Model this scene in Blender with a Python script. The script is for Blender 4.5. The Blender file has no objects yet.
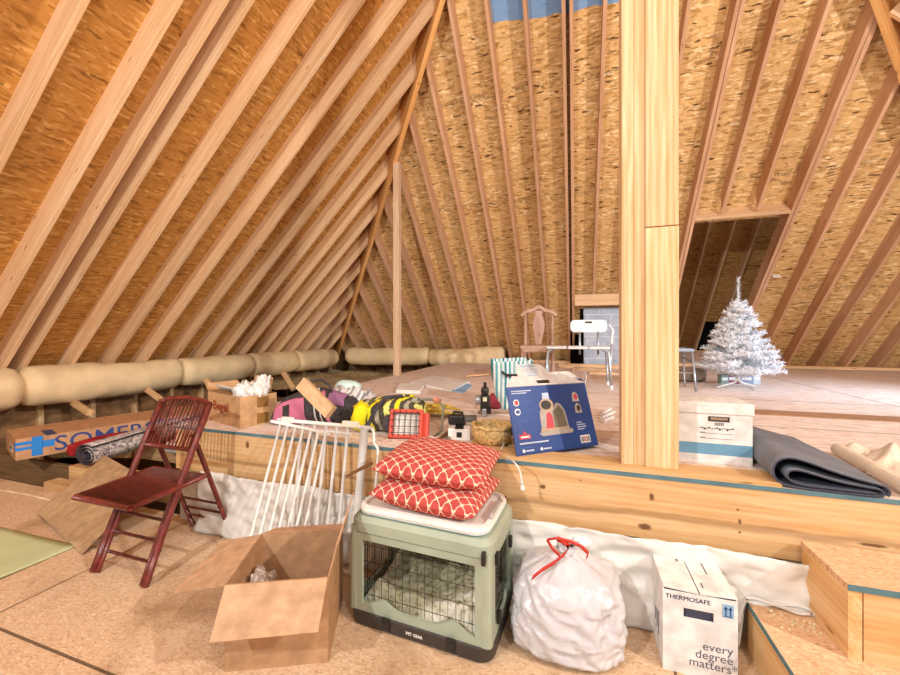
import bpy, bmesh, math, random
from mathutils import Vector, Matrix, Euler, noise
random.seed(7)
PI = math.pi
COL = bpy.context.scene.collection
# ------------------------------------------------------------------ camera model (metres, lower floor = 0)
FPX, TH, CY, CAMH = 383.89, math.radians(18.1516), 333.23, 1.26
ST, CT = math.sin(TH), math.cos(TH)
def at(px, py, z=None, d=None):
    """point seen at a pixel of the 900x675 frame, on the level z or at depth d"""
    u = (px - 450) / FPX; v = (CY - py) / FPX
    r = Vector((-ST + u * CT, CT + u * ST, v))
    t = d if d is not None else (z - CAMH) / v
    return Vector((0, 0, CAMH)) + r * t
P = 0.638          # raised deck level
YR = 1.88          # face of the raised deck
# ------------------------------------------------------------------ materials
MATS = {}
def srgb(c):
    if isinstance(c, str):
        c = [int(c[i:i + 2], 16) / 255 for i in (0, 2, 4)]
    return tuple(x / 12.92 if x <= .04045 else ((x + .055) / 1.055) ** 2.4 for x in c) + (1,)
class NT:
    def __init__(s, name, rough=.7, spec=.3):
        s.m = bpy.data.materials.new(name); s.m.use_nodes = True
        s.t = s.m.node_tree; s.n = s.t.nodes
        s.b = s.n['Principled BSDF']; s.b.inputs['Roughness'].default_value = rough
        s.b.inputs['Specular IOR Level'].default_value = spec
    def node(s, typ, **kw):
        n = s.n.new(typ)
        for k, v in kw.items(): setattr(n, k, v)
        return n
    def link(s, a, b): s.t.links.new(a, b)
    def coord(s, scale=(1, 1, 1), rot=(0, 0, 0), rand=True):
        tc = s.node('ShaderNodeTexCoord'); mp = s.node('ShaderNodeMapping')
        s.link(tc.outputs['Object'], mp.inputs['Vector'])
        mp.inputs['Scale'].default_value = scale; mp.inputs['Rotation'].default_value = rot
        if rand:
            oi = s.node('ShaderNodeObjectInfo'); mu = s.node('ShaderNodeMath', operation='MULTIPLY')
            mu.inputs[1].default_value = 37.0; s.link(oi.outputs['Random'], mu.inputs[0])
            s.link(mu.outputs[0], mp.inputs['Location'])
        return mp.outputs[0]
    def noise(s, vec, scale, detail=3, dist=0.0, rough=.5):
        n = s.node('ShaderNodeTexNoise'); n.inputs['Scale'].default_value = scale
        n.inputs['Detail'].default_value = detail; n.inputs['Distortion'].default_value = dist
        n.inputs['Roughness'].default_value = rough
        s.link(vec, n.inputs['Vector']); return n
    def voro(s, vec, scale, feature='F1'):
        n = s.node('ShaderNodeTexVoronoi', feature=feature); n.inputs['Scale'].default_value = scale
        s.link(vec, n.inputs['Vector']); return n
    def ramp(s, fac, stops, interp='LINEAR'):
        r = s.node('ShaderNodeValToRGB'); e = r.color_ramp; e.interpolation = interp
        while len(e.elements) < len(stops): e.elements.new(.5)
        for el, (p, c) in zip(e.elements, stops):
            el.position = p; el.color = srgb(c) if not isinstance(c, float) else (c, c, c, 1)
        s.link(fac, r.inputs[0]); return r.outputs[0]
    def mix(s, fac, a, b, mode='MIX'):
        m = s.node('ShaderNodeMix', data_type='RGBA', blend_type=mode)
        for sock, v in ((m.inputs[0], fac), (m.inputs[6], a), (m.inputs[7], b)):
            if isinstance(v, (int, float)): sock.default_value = v
            elif isinstance(v, (str, tuple, list)): sock.default_value = srgb(v)
            else: s.link(v, sock)
        return m.outputs[2]
    def math(s, op, a, b=None):
        m = s.node('ShaderNodeMath', operation=op)
        for i, v in enumerate((a, b)):
            if v is None: continue
            if isinstance(v, (int, float)): m.inputs[i].default_value = v
            else: s.link(v, m.inputs[i])
        return m.outputs[0]
    def color(s, c): s.link(c, s.b.inputs['Base Color']); return s
    def bump(s, h, strength=.3, dist=.01):
        b = s.node('ShaderNodeBump'); b.inputs['Strength'].default_value = strength
        b.inputs['Distance'].default_value = dist
        s.link(h, b.inputs['Height']); s.link(b.outputs[0], s.b.inputs['Normal'])

def plain(name, c, rough=.6, spec=.3, var=.12, scale=9, bump=0, metal=0):
    if name in MATS: return MATS[name]
    t = NT(name, rough, spec)
    v = t.coord(); n = t.noise(v, scale, 4)
    lo = [max(0, x * (1 - var)) for x in [int(c[i:i + 2], 16) / 255 for i in (0, 2, 4)]]
    hi = [min(1, x * (1 + var * .6)) for x in [int(c[i:i + 2], 16) / 255 for i in (0, 2, 4)]]
    t.color(t.ramp(n.outputs[0], [(.3, lo), (.7, hi)]))
    t.b.inputs['Metallic'].default_value = metal
    if bump: t.bump(n.outputs[0], bump, .02)
    MATS[name] = t.m; return t.m

def pine(name, cols, axis='x', knots=True, spots=(), streak=None, line=.16):
    if name in MATS: return MATS[name]
    t = NT(name, .6, .25)
    sc = {'x': (.35, 6, 6), 'y': (6, .35, 6), 'z': (6, 6, .35)}[axis]
    v = t.coord(sc)
    w = t.noise(v, 2.2, 5, 1.2, .6)
    f = t.noise(v, 14, 3)
    wv = t.node('ShaderNodeTexWave', wave_type='RINGS', rings_direction={'x': 'X', 'y': 'Y', 'z': 'Z'}[axis])
    t.link(t.coord({'x': (.25, 5, 5), 'y': (5, .25, 5), 'z': (5, 5, .25)}[axis]), wv.inputs['Vector'])
    wv.inputs['Scale'].default_value = 3.5; wv.inputs['Distortion'].default_value = 9; wv.inputs['Detail'].default_value = 4; wv.inputs['Detail Scale'].default_value = .9
    c = t.ramp(w.outputs[0], [(.25, cols[0]), (.48, cols[1]), (.6, cols[2]), (.75, cols[1])])
    c = t.mix(.3, c, t.ramp(f.outputs[0], [(.3, cols[0]), (.7, cols[2])]), 'MIX')
    c = t.mix(line, c, t.ramp(wv.outputs['Fac'], [(.0, cols[0]), (.35, cols[1]), (.9, cols[2])]), 'MIX')
    if knots:
        ks = {'x': (1.6, 7, 7), 'y': (7, 1.6, 7), 'z': (7, 7, 1.6)}[axis]
        k = t.voro(t.coord(ks), 1.6)
        kf = t.ramp(k.outputs['Distance'], [(.05, 1.0), (.1, 0.0)])
        c = t.mix(t.math('MULTIPLY', kf, .75), c, cols[3])
    if spots or streak:
        o_ = t.node('ShaderNodeTexCoord'); sx = t.node('ShaderNodeSeparateXYZ'); t.link(o_.outputs['Object'], sx.inputs[0])
        n2 = t.noise(o_.outputs['Object'], 30, 2)
        wob = t.math('MULTIPLY', t.math('SUBTRACT', n2.outputs[0], .5), .9)
    for (a, b, ra, rb) in spots:
        ia, ib = (0, 2) if axis == 'x' else (2, 0)
        da = t.math('DIVIDE', t.math('SUBTRACT', sx.outputs[ia], a), ra); db = t.math('DIVIDE', t.math('SUBTRACT', sx.outputs[ib], b), rb)
        d = t.math('ADD', t.math('SQRT', t.math('ADD', t.math('MULTIPLY', da, da), t.math('MULTIPLY', db, db))), wob)
        c = t.mix(t.math('MULTIPLY', t.ramp(d, [(.55, 1.0), (1.0, 0.0)]), .85), c, cols[3])
    if streak:
        zc, hw = streak
        n3 = t.noise(t.coord((1.2, 1, 1)), 1.5, 3)
        d = t.math('ABSOLUTE', t.math('SUBTRACT', sx.outputs[2], t.math('ADD', zc, t.math('MULTIPLY', t.math('SUBTRACT', n3.outputs[0], .5), .12))))
        c = t.mix(t.math('MULTIPLY', t.ramp(t.math('DIVIDE', d, hw), [(.3, 1.0), (1.0, 0.0)]), .4), c, cols[3])
    oi = t.node('ShaderNodeObjectInfo')
    hs = t.node('ShaderNodeHueSaturation'); t.link(c, hs.inputs['Color'])
    t.link(t.math('ADD', t.math('MULTIPLY', oi.outputs['Random'], .22), .89), hs.inputs['Value'])
    t.color(hs.outputs[0]); t.bump(w.outputs[0], .08, .004)
    MATS[name] = t.m; return t.m
CR = ['c99a68', 'e2b88a', 'eecba4', '8a5a34']       # rafters
CY2 = ['c08a52', 'd9ae74', 'e8c696', '7d4a20']      # yellow pine
CHIP = ['c98a4c', 'dfa35e', 'e9b676', '8a5528']     # hip boards

def osb(name, c0, c1, c2, dark, scale=1.0, darkamt=.8, blue=False, seams=None, rough=.75, uv=False, elong=1.0, stain=False):
    if name in MATS: return MATS[name]
    t = NT(name, rough, .2)
    base = t.coord((1, 1, 1), rand=False)
    flat = t.node('ShaderNodeTexCoord').outputs['UV'] if uv else base
    dn = t.noise(flat, 6 * scale, 3)
    dv = t.node('ShaderNodeVectorMath', operation='MULTIPLY_ADD')
    t.link(dn.outputs['Color'], dv.inputs[0]); dv.inputs[1].default_value = (.07 / scale,) * 3
    t.link(flat, dv.inputs[2])
    sep = []
    for k, rz in enumerate((.45, -.5, .05)):
        mp = t.node('ShaderNodeMapping'); t.link(dv.outputs[0], mp.inputs[0])
        mp.inputs['Rotation'].default_value = (0, 0, rz); mp.inputs['Location'].default_value = (k * 3.1, k * 1.7, .5)
        mp.inputs['Scale'].default_value = (9 * scale / elong, 42 * scale * (.5 + .5 * elong), 1)
        vo = t.voro(mp.outputs[0], 1.0)
        sx = t.node('ShaderNodeSeparateColor'); t.link(vo.outputs['Color'], sx.inputs[0]); sep.append(sx)
    pick = t.noise(flat, 9 * scale, 1)
    f1 = t.mix(t.ramp(pick.outputs[0], [(.44, 0.0), (.56, 1.0)]), sep[0].outputs[0], sep[1].outputs[0])
    c = t.ramp(f1, [(0, c0), (.4, c1), (.75, c1), (1, c2)])
    df = t.ramp(sep[2].outputs[1], [(.9, 0.0), (.97, 1.0)])
    c = t.mix(t.math('MULTIPLY', df, darkamt * .5), c, dark)
    df2 = t.ramp(sep[0].outputs[2], [(.965, 0.0), (.98, 1.0)])
    c = t.mix(t.math('MULTIPLY', df2, darkamt), c, dark)
    big = t.noise(flat, 1.3, 3)
    c = t.mix(.3, c, t.ramp(big.outputs[0], [(.3, c0), (.7, c2)]), 'SOFT_LIGHT')
    if stain:
        s1 = t.noise(flat, 2.6, 4, .6); c = t.mix(t.ramp(s1.outputs[0], [(.52, 0.0), (.72, .55)]), c, '93704f')
        s2 = t.noise(flat, 5.5, 5, .3); c = t.mix(t.ramp(s2.outputs[0], [(.6, 0.0), (.75, .5)]), c, 'e8d2ba')
    if seams:
        sx = t.node('ShaderNodeSeparateXYZ'); t.link(base, sx.inputs[0])
        for ax, val, w in seams:
            dd = t.math('ABSOLUTE', t.math('SUBTRACT', sx.outputs[ax], val))
            c = t.mix(t.math('MULTIPLY', t.math('LESS_THAN', dd, w), .8), c, '3a2413')
    if blue:
        sx = t.node('ShaderNodeSeparateXYZ'); t.link(base, sx.inputs[0])
        wob = t.noise(base, 3, 2)
        zz = t.math('ADD', sx.outputs[2], t.math('MULTIPLY', wob.outputs[0], .08))
        m = t.math('MULTIPLY', t.math('GREATER_THAN', t.math('ADD', zz, t.math('MULTIPLY', sx.outputs[0], .05)), 4.85), t.math('LESS_THAN', sx.outputs[0], .62))
        m = t.math('MULTIPLY', m, t.math('GREATER_THAN', sx.outputs[0], -.98))
        c = t.mix(t.math('MULTIPLY', m, .9), c, '6d9ccc')
        # rows of faint black print stamped on the sheets
        st = t.noise(t.coord((34, 34, 5), rand=False), 1, 2)
        for zc in blue:
            band = t.math('LESS_THAN', t.math('ABSOLUTE', t.math('SUBTRACT', sx.outputs[2], zc)), .03)
            c = t.mix(t.math('MULTIPLY', t.math('MULTIPLY', band, t.ramp(st.outputs[0], [(.48, 0.0), (.56, 1.0)])), .35), c, '4b3a22')
    t.color(c); t.bump(f1, .12, .003)
    MATS[name] = t.m; return t.m

def cardboard(name, c):
    if name in MATS: return MATS[name]
    t = NT(name, .8, .15)
    n = t.noise(t.coord((3, 3, 3)), 6, 5); g = t.noise(t.coord((2, 2, 90)), 3, 1)
    rgb = [int(c[i:i + 2], 16) / 255 for i in (0, 2, 4)]
    k = t.ramp(n.outputs[0], [(.3, [x * .88 for x in rgb]), (.7, [min(1, x * 1.06) for x in rgb])])
    k = t.mix(.12, k, t.ramp(g.outputs[0], [(.3, [x * .7 for x in rgb]), (.7, rgb)]))
    t.color(k); t.bump(n.outputs[0], .1, .01)
    MATS[name] = t.m; return t.m

def stripes(name, cols, axis, period, dist=0.0, rough=.8, rot=(0, 0, 0)):
    if name in MATS: return MATS[name]
    t = NT(name, rough, .2)
    v = t.coord((1, 1, 1), rot, rand=False)
    sx = t.node('ShaderNodeSeparateXYZ'); t.link(v, sx.inputs[0])
    x = sx.outputs[axis]
    if dist:
        n = t.noise(v, 5, 1); x = t.math('ADD', x, t.math('MULTIPLY', n.outputs[0], dist))
    f = t.math('FRACT', t.math('DIVIDE', t.math('ADD', x, 50.0), period))
    t.color(t.ramp(f, [(i / len(cols), c) for i, c in enumerate(cols)], 'CONSTANT'))
    MATS[name] = t.m; return t.m

def trellis(name):
    t = NT(name, .85, .1)
    tc = t.node('ShaderNodeTexCoord'); sx = t.node('ShaderNodeSeparateXYZ'); t.link(tc.outputs['UV'], sx.inputs[0])
    k = 2 * PI * 9.0
    a = t.math('MULTIPLY', t.math('ADD', sx.outputs[0], sx.outputs[1]), k * .5)
    b = t.math('MULTIPLY', t.math('SUBTRACT', sx.outputs[0], sx.outputs[1]), k * .5)
    X = t.math('MULTIPLY', sx.outputs[0], k); Y = t.math('MULTIPLY', sx.outputs[1], k)
    f = t.math('ADD', t.math('COSINE', X), t.math('COSINE', Y))
    g = t.math('MULTIPLY', t.math('COSINE', t.math('MULTIPLY', X, 2)), t.math('COSINE', t.math('MULTIPLY', Y, 2)))
    h = t.math('ABSOLUTE', t.math('ADD', f, t.math('MULTIPLY', g, .22)))
    m = t.ramp(h, [(.16, 1.0), (.3, 0.0)])
    n = t.noise(t.coord((1, 1, 1)), 60, 2)
    red = t.ramp(n.outputs[0], [(.3, 'b04642'), (.7, 'c85a54')])
    t.color(t.mix(m, red, 'f3d9c0')); MATS[name] = t.m; return t.m

def plastic(name, c, transl=.3, rough=.25):
    t = NT(name, rough, .5)
    n = t.noise(t.coord(), 8, 3)
    rgb = [int(c[i:i + 2], 16) / 255 for i in (0, 2, 4)]
    t.color(t.ramp(n.outputs[0], [(.3, [x * .94 for x in rgb]), (.7, rgb)]))
    t.b.inputs['Subsurface Weight'].default_value = 0
    t.bump(n.outputs[0], .15, .01)
    MATS[name] = t.m; return t.m

M_RAFTER = pine('rafter_pine', CR)
M_PINEX = pine('yellow_pine_x', CY2, 'x'); M_PINEZ = pine('yellow_pine_z', CY2, 'z'); M_PINEY = pine('yellow_pine_y', CY2, 'y')
M_HIP = pine('hip_board_pine', CHIP, 'x')
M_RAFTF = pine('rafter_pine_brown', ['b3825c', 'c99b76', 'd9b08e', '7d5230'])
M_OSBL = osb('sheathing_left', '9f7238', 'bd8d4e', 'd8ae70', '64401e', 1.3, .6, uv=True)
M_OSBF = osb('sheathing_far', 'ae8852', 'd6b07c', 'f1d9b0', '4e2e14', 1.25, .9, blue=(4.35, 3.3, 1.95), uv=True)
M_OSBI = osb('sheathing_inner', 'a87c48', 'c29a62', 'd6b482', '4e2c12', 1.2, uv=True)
M_FLOOR = osb('floor_osb', 'bd9d80', 'd3b698', 'e2cbb2', '7a5638', 5.0, .35, elong=.6, stain=True,
              seams=[(1, .957, .006), (0, -2.47, .005), (1, -.26, .006), (0, .35, .005)])
M_DECK = osb('deck_osb', 'ccb5a8', 'e2d0c4', 'efe3dc', '9c8274', 1.3, .4, seams=[(1, 4.3, .008), (1, 3.1, .006), (0, 2.6, .007)])
M_TREAD = osb('tread_osb', 'c79f7c', 'dcb998', 'ead0b4', '7a5638', 5.0, .35, elong=.6, stain=True)
M_CARD = cardboard('cardboard', 'bd9570'); M_CARD2 = cardboard('cardboard_light', 'cba583'); M_CARDB = cardboard('cardboard_brown', 'b98a5c')
M_WHITE = plain('white_paint', 'eeebe6', .4, .4, .05)
M_POLY = plastic('white_poly_film', 'e9e6e0', .3, .3)
M_BLACK = plain('black_plastic', '2a2624', .45, .4, .2)
M_GREEN = plain('sage_plastic', 'a5b09c', .45, .4, .05)
M_DGREEN = plain('dark_green_plastic', '55694e', .5, .4, .08)
M_BROWNP = plain('brown_plastic', '3f3a36', .5, .4, .1)
M_RED = plain('red_lacquer', '743029', .3, .5, .25, 30)
M_REDD = plain('red_lacquer_dark', '5a231d', .35, .5, .25, 30)
M_STEEL = plain('grey_metal', 'aeb3b8', .35, .5, .08, 9, 0, .6)
M_BLUEEDGE = plain('blue_green_edge', '5c7f88', .6, .3, .1)
M_KRAFT = None

# ------------------------------------------------------------------ mesh builder
class MB:
    def __init__(s): s.v = []; s.f = []; s.m = []; s.uv = {}
    def add(s, vs, fs, m=0):
        o = len(s.v); s.v += [Vector(v) for v in vs]
        for f in fs: s.f.append([i + o for i in f]); s.m.append(m)
        return o
    def box(s, c, d, m=0, rot=None):
        x, y, z = [q / 2 for q in d]
        vs = [Vector((a * x, b * y, e * z)) for a in (-1, 1) for b in (-1, 1) for e in (-1, 1)]
        if rot is not None:
            R = rot if isinstance(rot, Matrix) else Euler(rot).to_matrix()
            vs = [R @ v for v in vs]
        s.add([v + Vector(c) for v in vs], [(0, 1, 3, 2), (4, 6, 7, 5), (0, 4, 5, 1), (2, 3, 7, 6), (0, 2, 6, 4), (1, 5, 7, 3)], m)
        return s
    def rbox(s, c, d, r=.01, m=0, rot=None, seg=2):
        bm = bmesh.new(); bmesh.ops.create_cube(bm, size=1)
        for v in bm.verts: v.co = Vector((v.co.x * d[0], v.co.y * d[1], v.co.z * d[2]))
        bmesh.ops.bevel(bm, geom=bm.edges[:], offset=min(r, min(d) * .49), segments=seg, affect='EDGES', profile=.5)
        R = Euler(rot).to_matrix() if rot is not None and not isinstance(rot, Matrix) else (rot or Matrix.Identity(3))
        bm.verts.ensure_lookup_table()
        s.add([R @ v.co + Vector(c) for v in bm.verts], [[v.index for v in f.verts] for f in bm.faces], m); bm.free(); return s
    def tube(s, pts, r, n=8, m=0, closed=False, caps=True, sq=1.0):
        pts = [Vector(p) for p in pts]; N = len(pts)
        rs = r if isinstance(r, (list, tuple)) else [r] * N
        tang = []
        for i in range(N):
            a = pts[(i - 1) % N] if (closed or i > 0) else pts[i]
            b = pts[(i + 1) % N] if (closed or i < N - 1) else pts[i]
            t = (b - a); tang.append(t.normalized() if t.length > 1e-9 else Vector((0, 0, 1)))
        up = Vector((0, 0, 1)) if abs(tang[0].z) < .9 else Vector((0, 1, 0))
        nrm = (up - tang[0] * up.dot(tang[0])).normalized()
        vs = []
        for i in range(N):
            nrm = nrm - tang[i] * nrm.dot(tang[i]); nrm.normalize()
            bn = tang[i].cross(nrm)
            for k in range(n):
                a = 2 * PI * k / n
                vs.append(pts[i] + nrm * math.cos(a) * rs[i] * sq + bn * math.sin(a) * rs[i])
        fs = []
        for i in range(N if closed else N - 1):
            j = (i + 1) % N
            for k in range(n):
                l = (k + 1) % n
                fs.append((i * n + k, j * n + k, j * n + l, i * n + l))
        if caps and not closed:
            fs.append(tuple(range(n))[::-1]); fs.append(tuple((N - 1) * n + k for k in range(n)))
        s.add(vs, fs, m); return s
    def lathe(s, prof, c=(0, 0, 0), n=20, m=0, cap=True):
        vs = []; c = Vector(c)
        for (r, z) in prof:
            for k in range(n):
                a = 2 * PI * k / n; vs.append(c + Vector((r * math.cos(a), r * math.sin(a), z)))
        fs = []
        for i in range(len(prof) - 1):
            for k in range(n):
                l = (k + 1) % n; fs.append((i * n + k, i * n + l, (i + 1) * n + l, (i + 1) * n + k))
        if cap: fs.append(tuple(range(n))[::-1]); fs.append(tuple((len(prof) - 1) * n + k for k in range(n)))
        s.add(vs, fs, m); return s
    def grid(s, nu, nv, fn, m=0, wrapu=False, uv=False, flip=False):
        vs = []; uvs = []
        NU = nu if wrapu else nu + 1
        for j in range(nv + 1):
            for i in range(NU):
                vs.append(fn(i / nu, j / nv)); uvs.append((i / nu, j / nv))
        fs = []
        for j in range(nv):
            for i in range(nu):
                k = (i + 1) % NU
                q = (j * NU + i, j * NU + k, (j + 1) * NU + k, (j + 1) * NU + i)
                fs.append(q[::-1] if flip else q)
        o = s.add(vs, fs, m)
        if uv:
            for i, w in enumerate(uvs): s.uv[o + i] = w
        return s
    def poly(s, pts, m=0): s.add(pts, [tuple(range(len(pts)))], m); return s
    def slab(s, quad, th, m=0):
        """flat board through four corner points, thickness th along its normal"""
        q = [Vector(p) for p in quad]; n = (q[1] - q[0]).cross(q[-1] - q[0]).normalized() * th
        k = len(q); vs = q + [p + n for p in q]
        fs = [tuple(range(k))[::-1], tuple(range(k, 2 * k))] + [(i, (i + 1) % k, (i + 1) % k + k, i + k) for i in range(k)]
        s.add(vs, fs, m); return s
    def text(s, body, mat, size, m=1, align='CENTER', bold=0.0, sx=1.0):
        cu = bpy.data.curves.new('lettering', 'FONT'); cu.body = body; cu.size = size
        cu.align_x = align; cu.align_y = 'CENTER'; cu.offset = bold; cu.resolution_u = 3
        ob = bpy.data.objects.new('lettering', cu); COL.objects.link(ob)
        dg = bpy.context.evaluated_depsgraph_get(); me = bpy.data.meshes.new_from_object(ob.evaluated_get(dg))
        vs = [mat @ Vector((v.co.x * sx, v.co.y, 0)) for v in me.vertices]
        s.add(vs, [tuple(p.vertices) for p in me.polygons], m)
        bpy.data.objects.remove(ob); bpy.data.curves.remove(cu); bpy.data.meshes.remove(me); return s
    def build(s, name, mats, parent=None, smooth=False, bevel=0, sub=0, solid=0, M=None):
        me = bpy.data.meshes.new(name); me.from_pydata([tuple(v) for v in s.v], [], s.f)
        if not isinstance(mats, (list, tuple)): mats = [mats]
        for q in mats: me.materials.append(q)
        me.polygons.foreach_set('material_index', s.m)
        me.polygons.foreach_set('use_smooth', [smooth] * len(s.f))
        if s.uv:
            ul = me.uv_layers.new(name='uv')
            for lp in me.loops: ul.data[lp.index].uv = s.uv.get(lp.vertex_index, (0, 0))
        me.update()
        o = bpy.data.objects.new(name, me); COL.objects.link(o)
        if parent is not None: o.parent = parent
        if M is not None: o.matrix_local = M
        if solid:
            md = o.modifiers.new('thickness', 'SOLIDIFY'); md.thickness = solid; md.offset = 0
        if bevel:
            md = o.modifiers.new('edge', 'BEVEL'); md.width = bevel; md.segments = 2; md.limit_method = 'ANGLE'
        if sub:
            md = o.modifiers.new('smooth', 'SUBSURF'); md.levels = sub; md.render_levels = sub
        return o
def face_m(o, x, y):
    """matrix placing flat lettering at o with the given x and y directions"""
    x = Vector(x).normalized(); y = Vector(y).normalized(); z = x.cross(y)
    return Matrix(((x.x, y.x, z.x, o[0]), (x.y, y.y, z.y, o[1]), (x.z, y.z, z.z, o[2]), (0, 0, 0, 1)))
def tag(o, label=None, cat=None, group=None, kind=None):
    for k, v in (('label', label), ('category', cat), ('group', group), ('kind', kind)):
        if v: o[k] = v
    return o
def thing(name, label, cat, loc=(0, 0, 0), rz=0, group=None, rot=None):
    o = bpy.data.objects.new(name, None); COL.objects.link(o); o.empty_display_size = .05
    o.location = loc; o.rotation_euler = rot or (0, 0, rz)
    return tag(o, label, cat, group)
def struct(o): o['kind'] = 'structure'; return o
def nz(p, k=1.0): return noise.noise(Vector(p) * k)
ORD = ['', 'first', 'second', 'third', 'fourth', 'fifth', 'sixth', 'seventh', 'eighth', 'ninth', 'tenth', 'eleventh', 'twelfth',
       'thirteenth', 'fourteenth', 'fifteenth', 'sixteenth', 'seventeenth', 'eighteenth', 'nineteenth', 'twentieth', 'twenty-first', 'twenty-second', 'twenty-third', 'twenty-fourth', 'twenty-fifth', 'twenty-sixth', 'twenty-seventh', 'twenty-eighth', 'twenty-ninth', 'thirtieth']
exec_order = []
# ================================================================== ROOF
KL = P + 5.763            # left slope, rafter undersides: z = KL + x
KF = P + 8.338            # far slope: z = KF - y
KRR = P + 6.39            # right slope: z = KRR - x
RX = (KRR - KL) / 2       # ridge x
RZ = KL + RX
DEP = .2; OFF = DEP * math.sqrt(2)
YB = -2.6                 # the rear of the modelled part of the attic
def sheath(name, mat, polys):
    b = MB()
    for p in polys:
        q = [Vector(c) for c in p]; n = Vector((0, 0, 0))
        for c0, c1 in zip(q, q[1:] + q[:1]): n += c0.cross(c1)
        n.normalize()
        ex = Vector((0, 0, 1)).cross(n); ex = ex.normalized() if ex.length > .01 else Vector((1, 0, 0)); ey = n.cross(ex)
        k = b.add(p, [tuple(range(len(p)))])
        for i, c in enumerate(q): b.uv[k + i] = (c.dot(ex), c.dot(ey))
    o = b.build(name, mat); struct(o)
    md = o.modifiers.new('thickness', 'SOLIDIFY'); md.thickness = .014; md.offset = 0
    return o
# sheathing planes lie above the rafters
kl, kf, kr = KL + OFF, KF + OFF, KRR + OFF
rx, rz = (kr - kl) / 2, kl + (kr - kl) / 2
ya = kf - rz
z0 = -.4
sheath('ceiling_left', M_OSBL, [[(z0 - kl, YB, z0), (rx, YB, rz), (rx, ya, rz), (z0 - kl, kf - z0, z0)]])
sheath('ceiling_right', M_OSBF, [[(kr - z0, kf - z0, z0), (rx, ya, rz), (rx, YB, rz), (kr - z0, YB, z0)]])
def ztop(x): return min(kl + x, kr - x)
DX0, DX1, DZ0, DZ1 = 1.58, 2.66, .93, 2.86      # dormer opening (x range, z range)
CX0, CX1, CZ1 = .07, 1.0, 1.72                   # masonry opening
xs = [z0 - kl, CX0, rx, CX1, DX0, DX1, kr - z0]
polys = []
def strip(xa, xb, zlo, zhi=None):
    ta, tb = (zhi, zhi) if zhi is not None else (ztop(xa), ztop(xb))
    polys.append([(xa, kf - zlo, zlo), (xb, kf - zlo, zlo), (xb, kf - tb, tb), (xa, kf - ta, ta)])
strip(xs[0], CX0, z0); strip(CX0, rx, CZ1); strip(rx, CX1, CZ1); strip(CX1, DX0, z0)
strip(DX0, DX1, DZ1); strip(DX0, DX1, z0, DZ0); strip(DX1, xs[-1], z0)
sheath('ceiling_far', M_OSBF, polys)

def board(name, a, b, face_n, w, dep, mat, off=0.0, plumb=0, cheek=0):
    """2x board from a to b (points on its visible lower face), extending dep away against face_n; own local frame, x along it"""
    a, b = Vector(a), Vector(b); x = (b - a); L = x.length; x.normalize()
    n = Vector(face_n).normalized(); n = (n - x * n.dot(x)).normalized(); y = n.cross(x)
    m = MB().box((L / 2, 0, -dep / 2), (L, w, dep))
    for v in m.v:                              # plumb and cheek cuts
        if plumb: v.x += plumb * -v.z
        if cheek and v.x > L * .5: v.x += cheek * v.y * 1.414
    o = m.build(name, mat, bevel=.003)
    o.matrix_world = Matrix(((x.x, y.x, n.x, a.x), (x.y, y.y, n.y, a.y), (x.z, y.z, n.z, a.z), (0, 0, 0, 1)))
    return o
NL = Vector((1, 0, -1)); NF = Vector((0, -1, -1)); NR = Vector((-1, 0, -1))
T = .04
HG = .034    # jacks stop short of the hip board
# left slope rafters: measured at these y, then every 16 inches
yl = [1.23, 1.638, 2.056, 2.303, 2.4545, 2.863, 3.271, 3.665, 4.071] + [4.071 + .4064 * k for k in range(1, 10)]
yl = [y for y in yl if y < 8.0]
cnt = len(yl)
for i, y in enumerate(yl):
    yc = y - T / 2
    xe = min(RX - .02, (KF - yc) - KL - HG)
    k = cnt - i
    lab = f'pine rafter of the left roof slope, {ORD[k]} counted from the far corner'
    o = board('rafter', (-6.6, yc, KL - 6.6), (xe, yc, KL + xe), NL, T, DEP - .005, M_RAFTER, plumb=1, cheek=1 if xe < RX - .03 else 0)
    tag(o, lab, 'rafter', 'rafters of the left roof slope')
# far slope rafters
def far_raf(x, zlo, zhi=None, w=T):
    zt = min(KL + x, KRR - x) - HG if zhi is None else zhi
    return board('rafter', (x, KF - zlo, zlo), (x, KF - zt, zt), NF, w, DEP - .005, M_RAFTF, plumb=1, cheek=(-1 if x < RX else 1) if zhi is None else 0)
zb = -.1
fx = [-5.42 + .408 * k for k in range(13)]
fx = [-2.158 - .408 * k for k in range(8, 0, -1)] + [-2.158 + .408 * k for k in range(5)]
allf = []
for x in fx: allf.append((x, zb, None, ''))
allf += [(-.125, zb, None, ''), (-.045, zb, None, '')]
allf += [(.29, CZ1 + .22, None, 'h'), (.70, CZ1 + .22, None, 'h'), (1.08, zb, None, ''), (1.515, zb, None, ''), (1.56, zb, None, '')]
allf += [(1.89, DZ1 + .02, None, 'd'), (2.29, DZ1 + .02, None, 'd'), (2.68, zb, None, ''), (2.725, zb, None, '')]
allf += [(3.13, zb, None, ''), (3.54, zb, None, ''), (3.95, zb, None, ''), (4.36, zb, None, ''), (4.77, zb, None, ''), (5.18, zb, None, '')]
nfull = 0; nd = 0; nh = 0
for x, zl, zh, kind in allf:
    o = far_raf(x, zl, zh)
    if kind == 'd':
        nd += 1; lab = f'short pine rafter above the dark roof opening, {ORD[nd]} from its left end'
    elif kind == 'h':
        nh += 1; lab = f'pine rafter standing on the header over the grey block wall, {ORD[nh]} from the left'
    else:
        nfull += 1; lab = f'pine rafter of the far roof slope, {ORD[nfull]} full-length one from the far left corner'
    tag(o, lab, 'rafter', 'rafters of the far roof slope')
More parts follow.
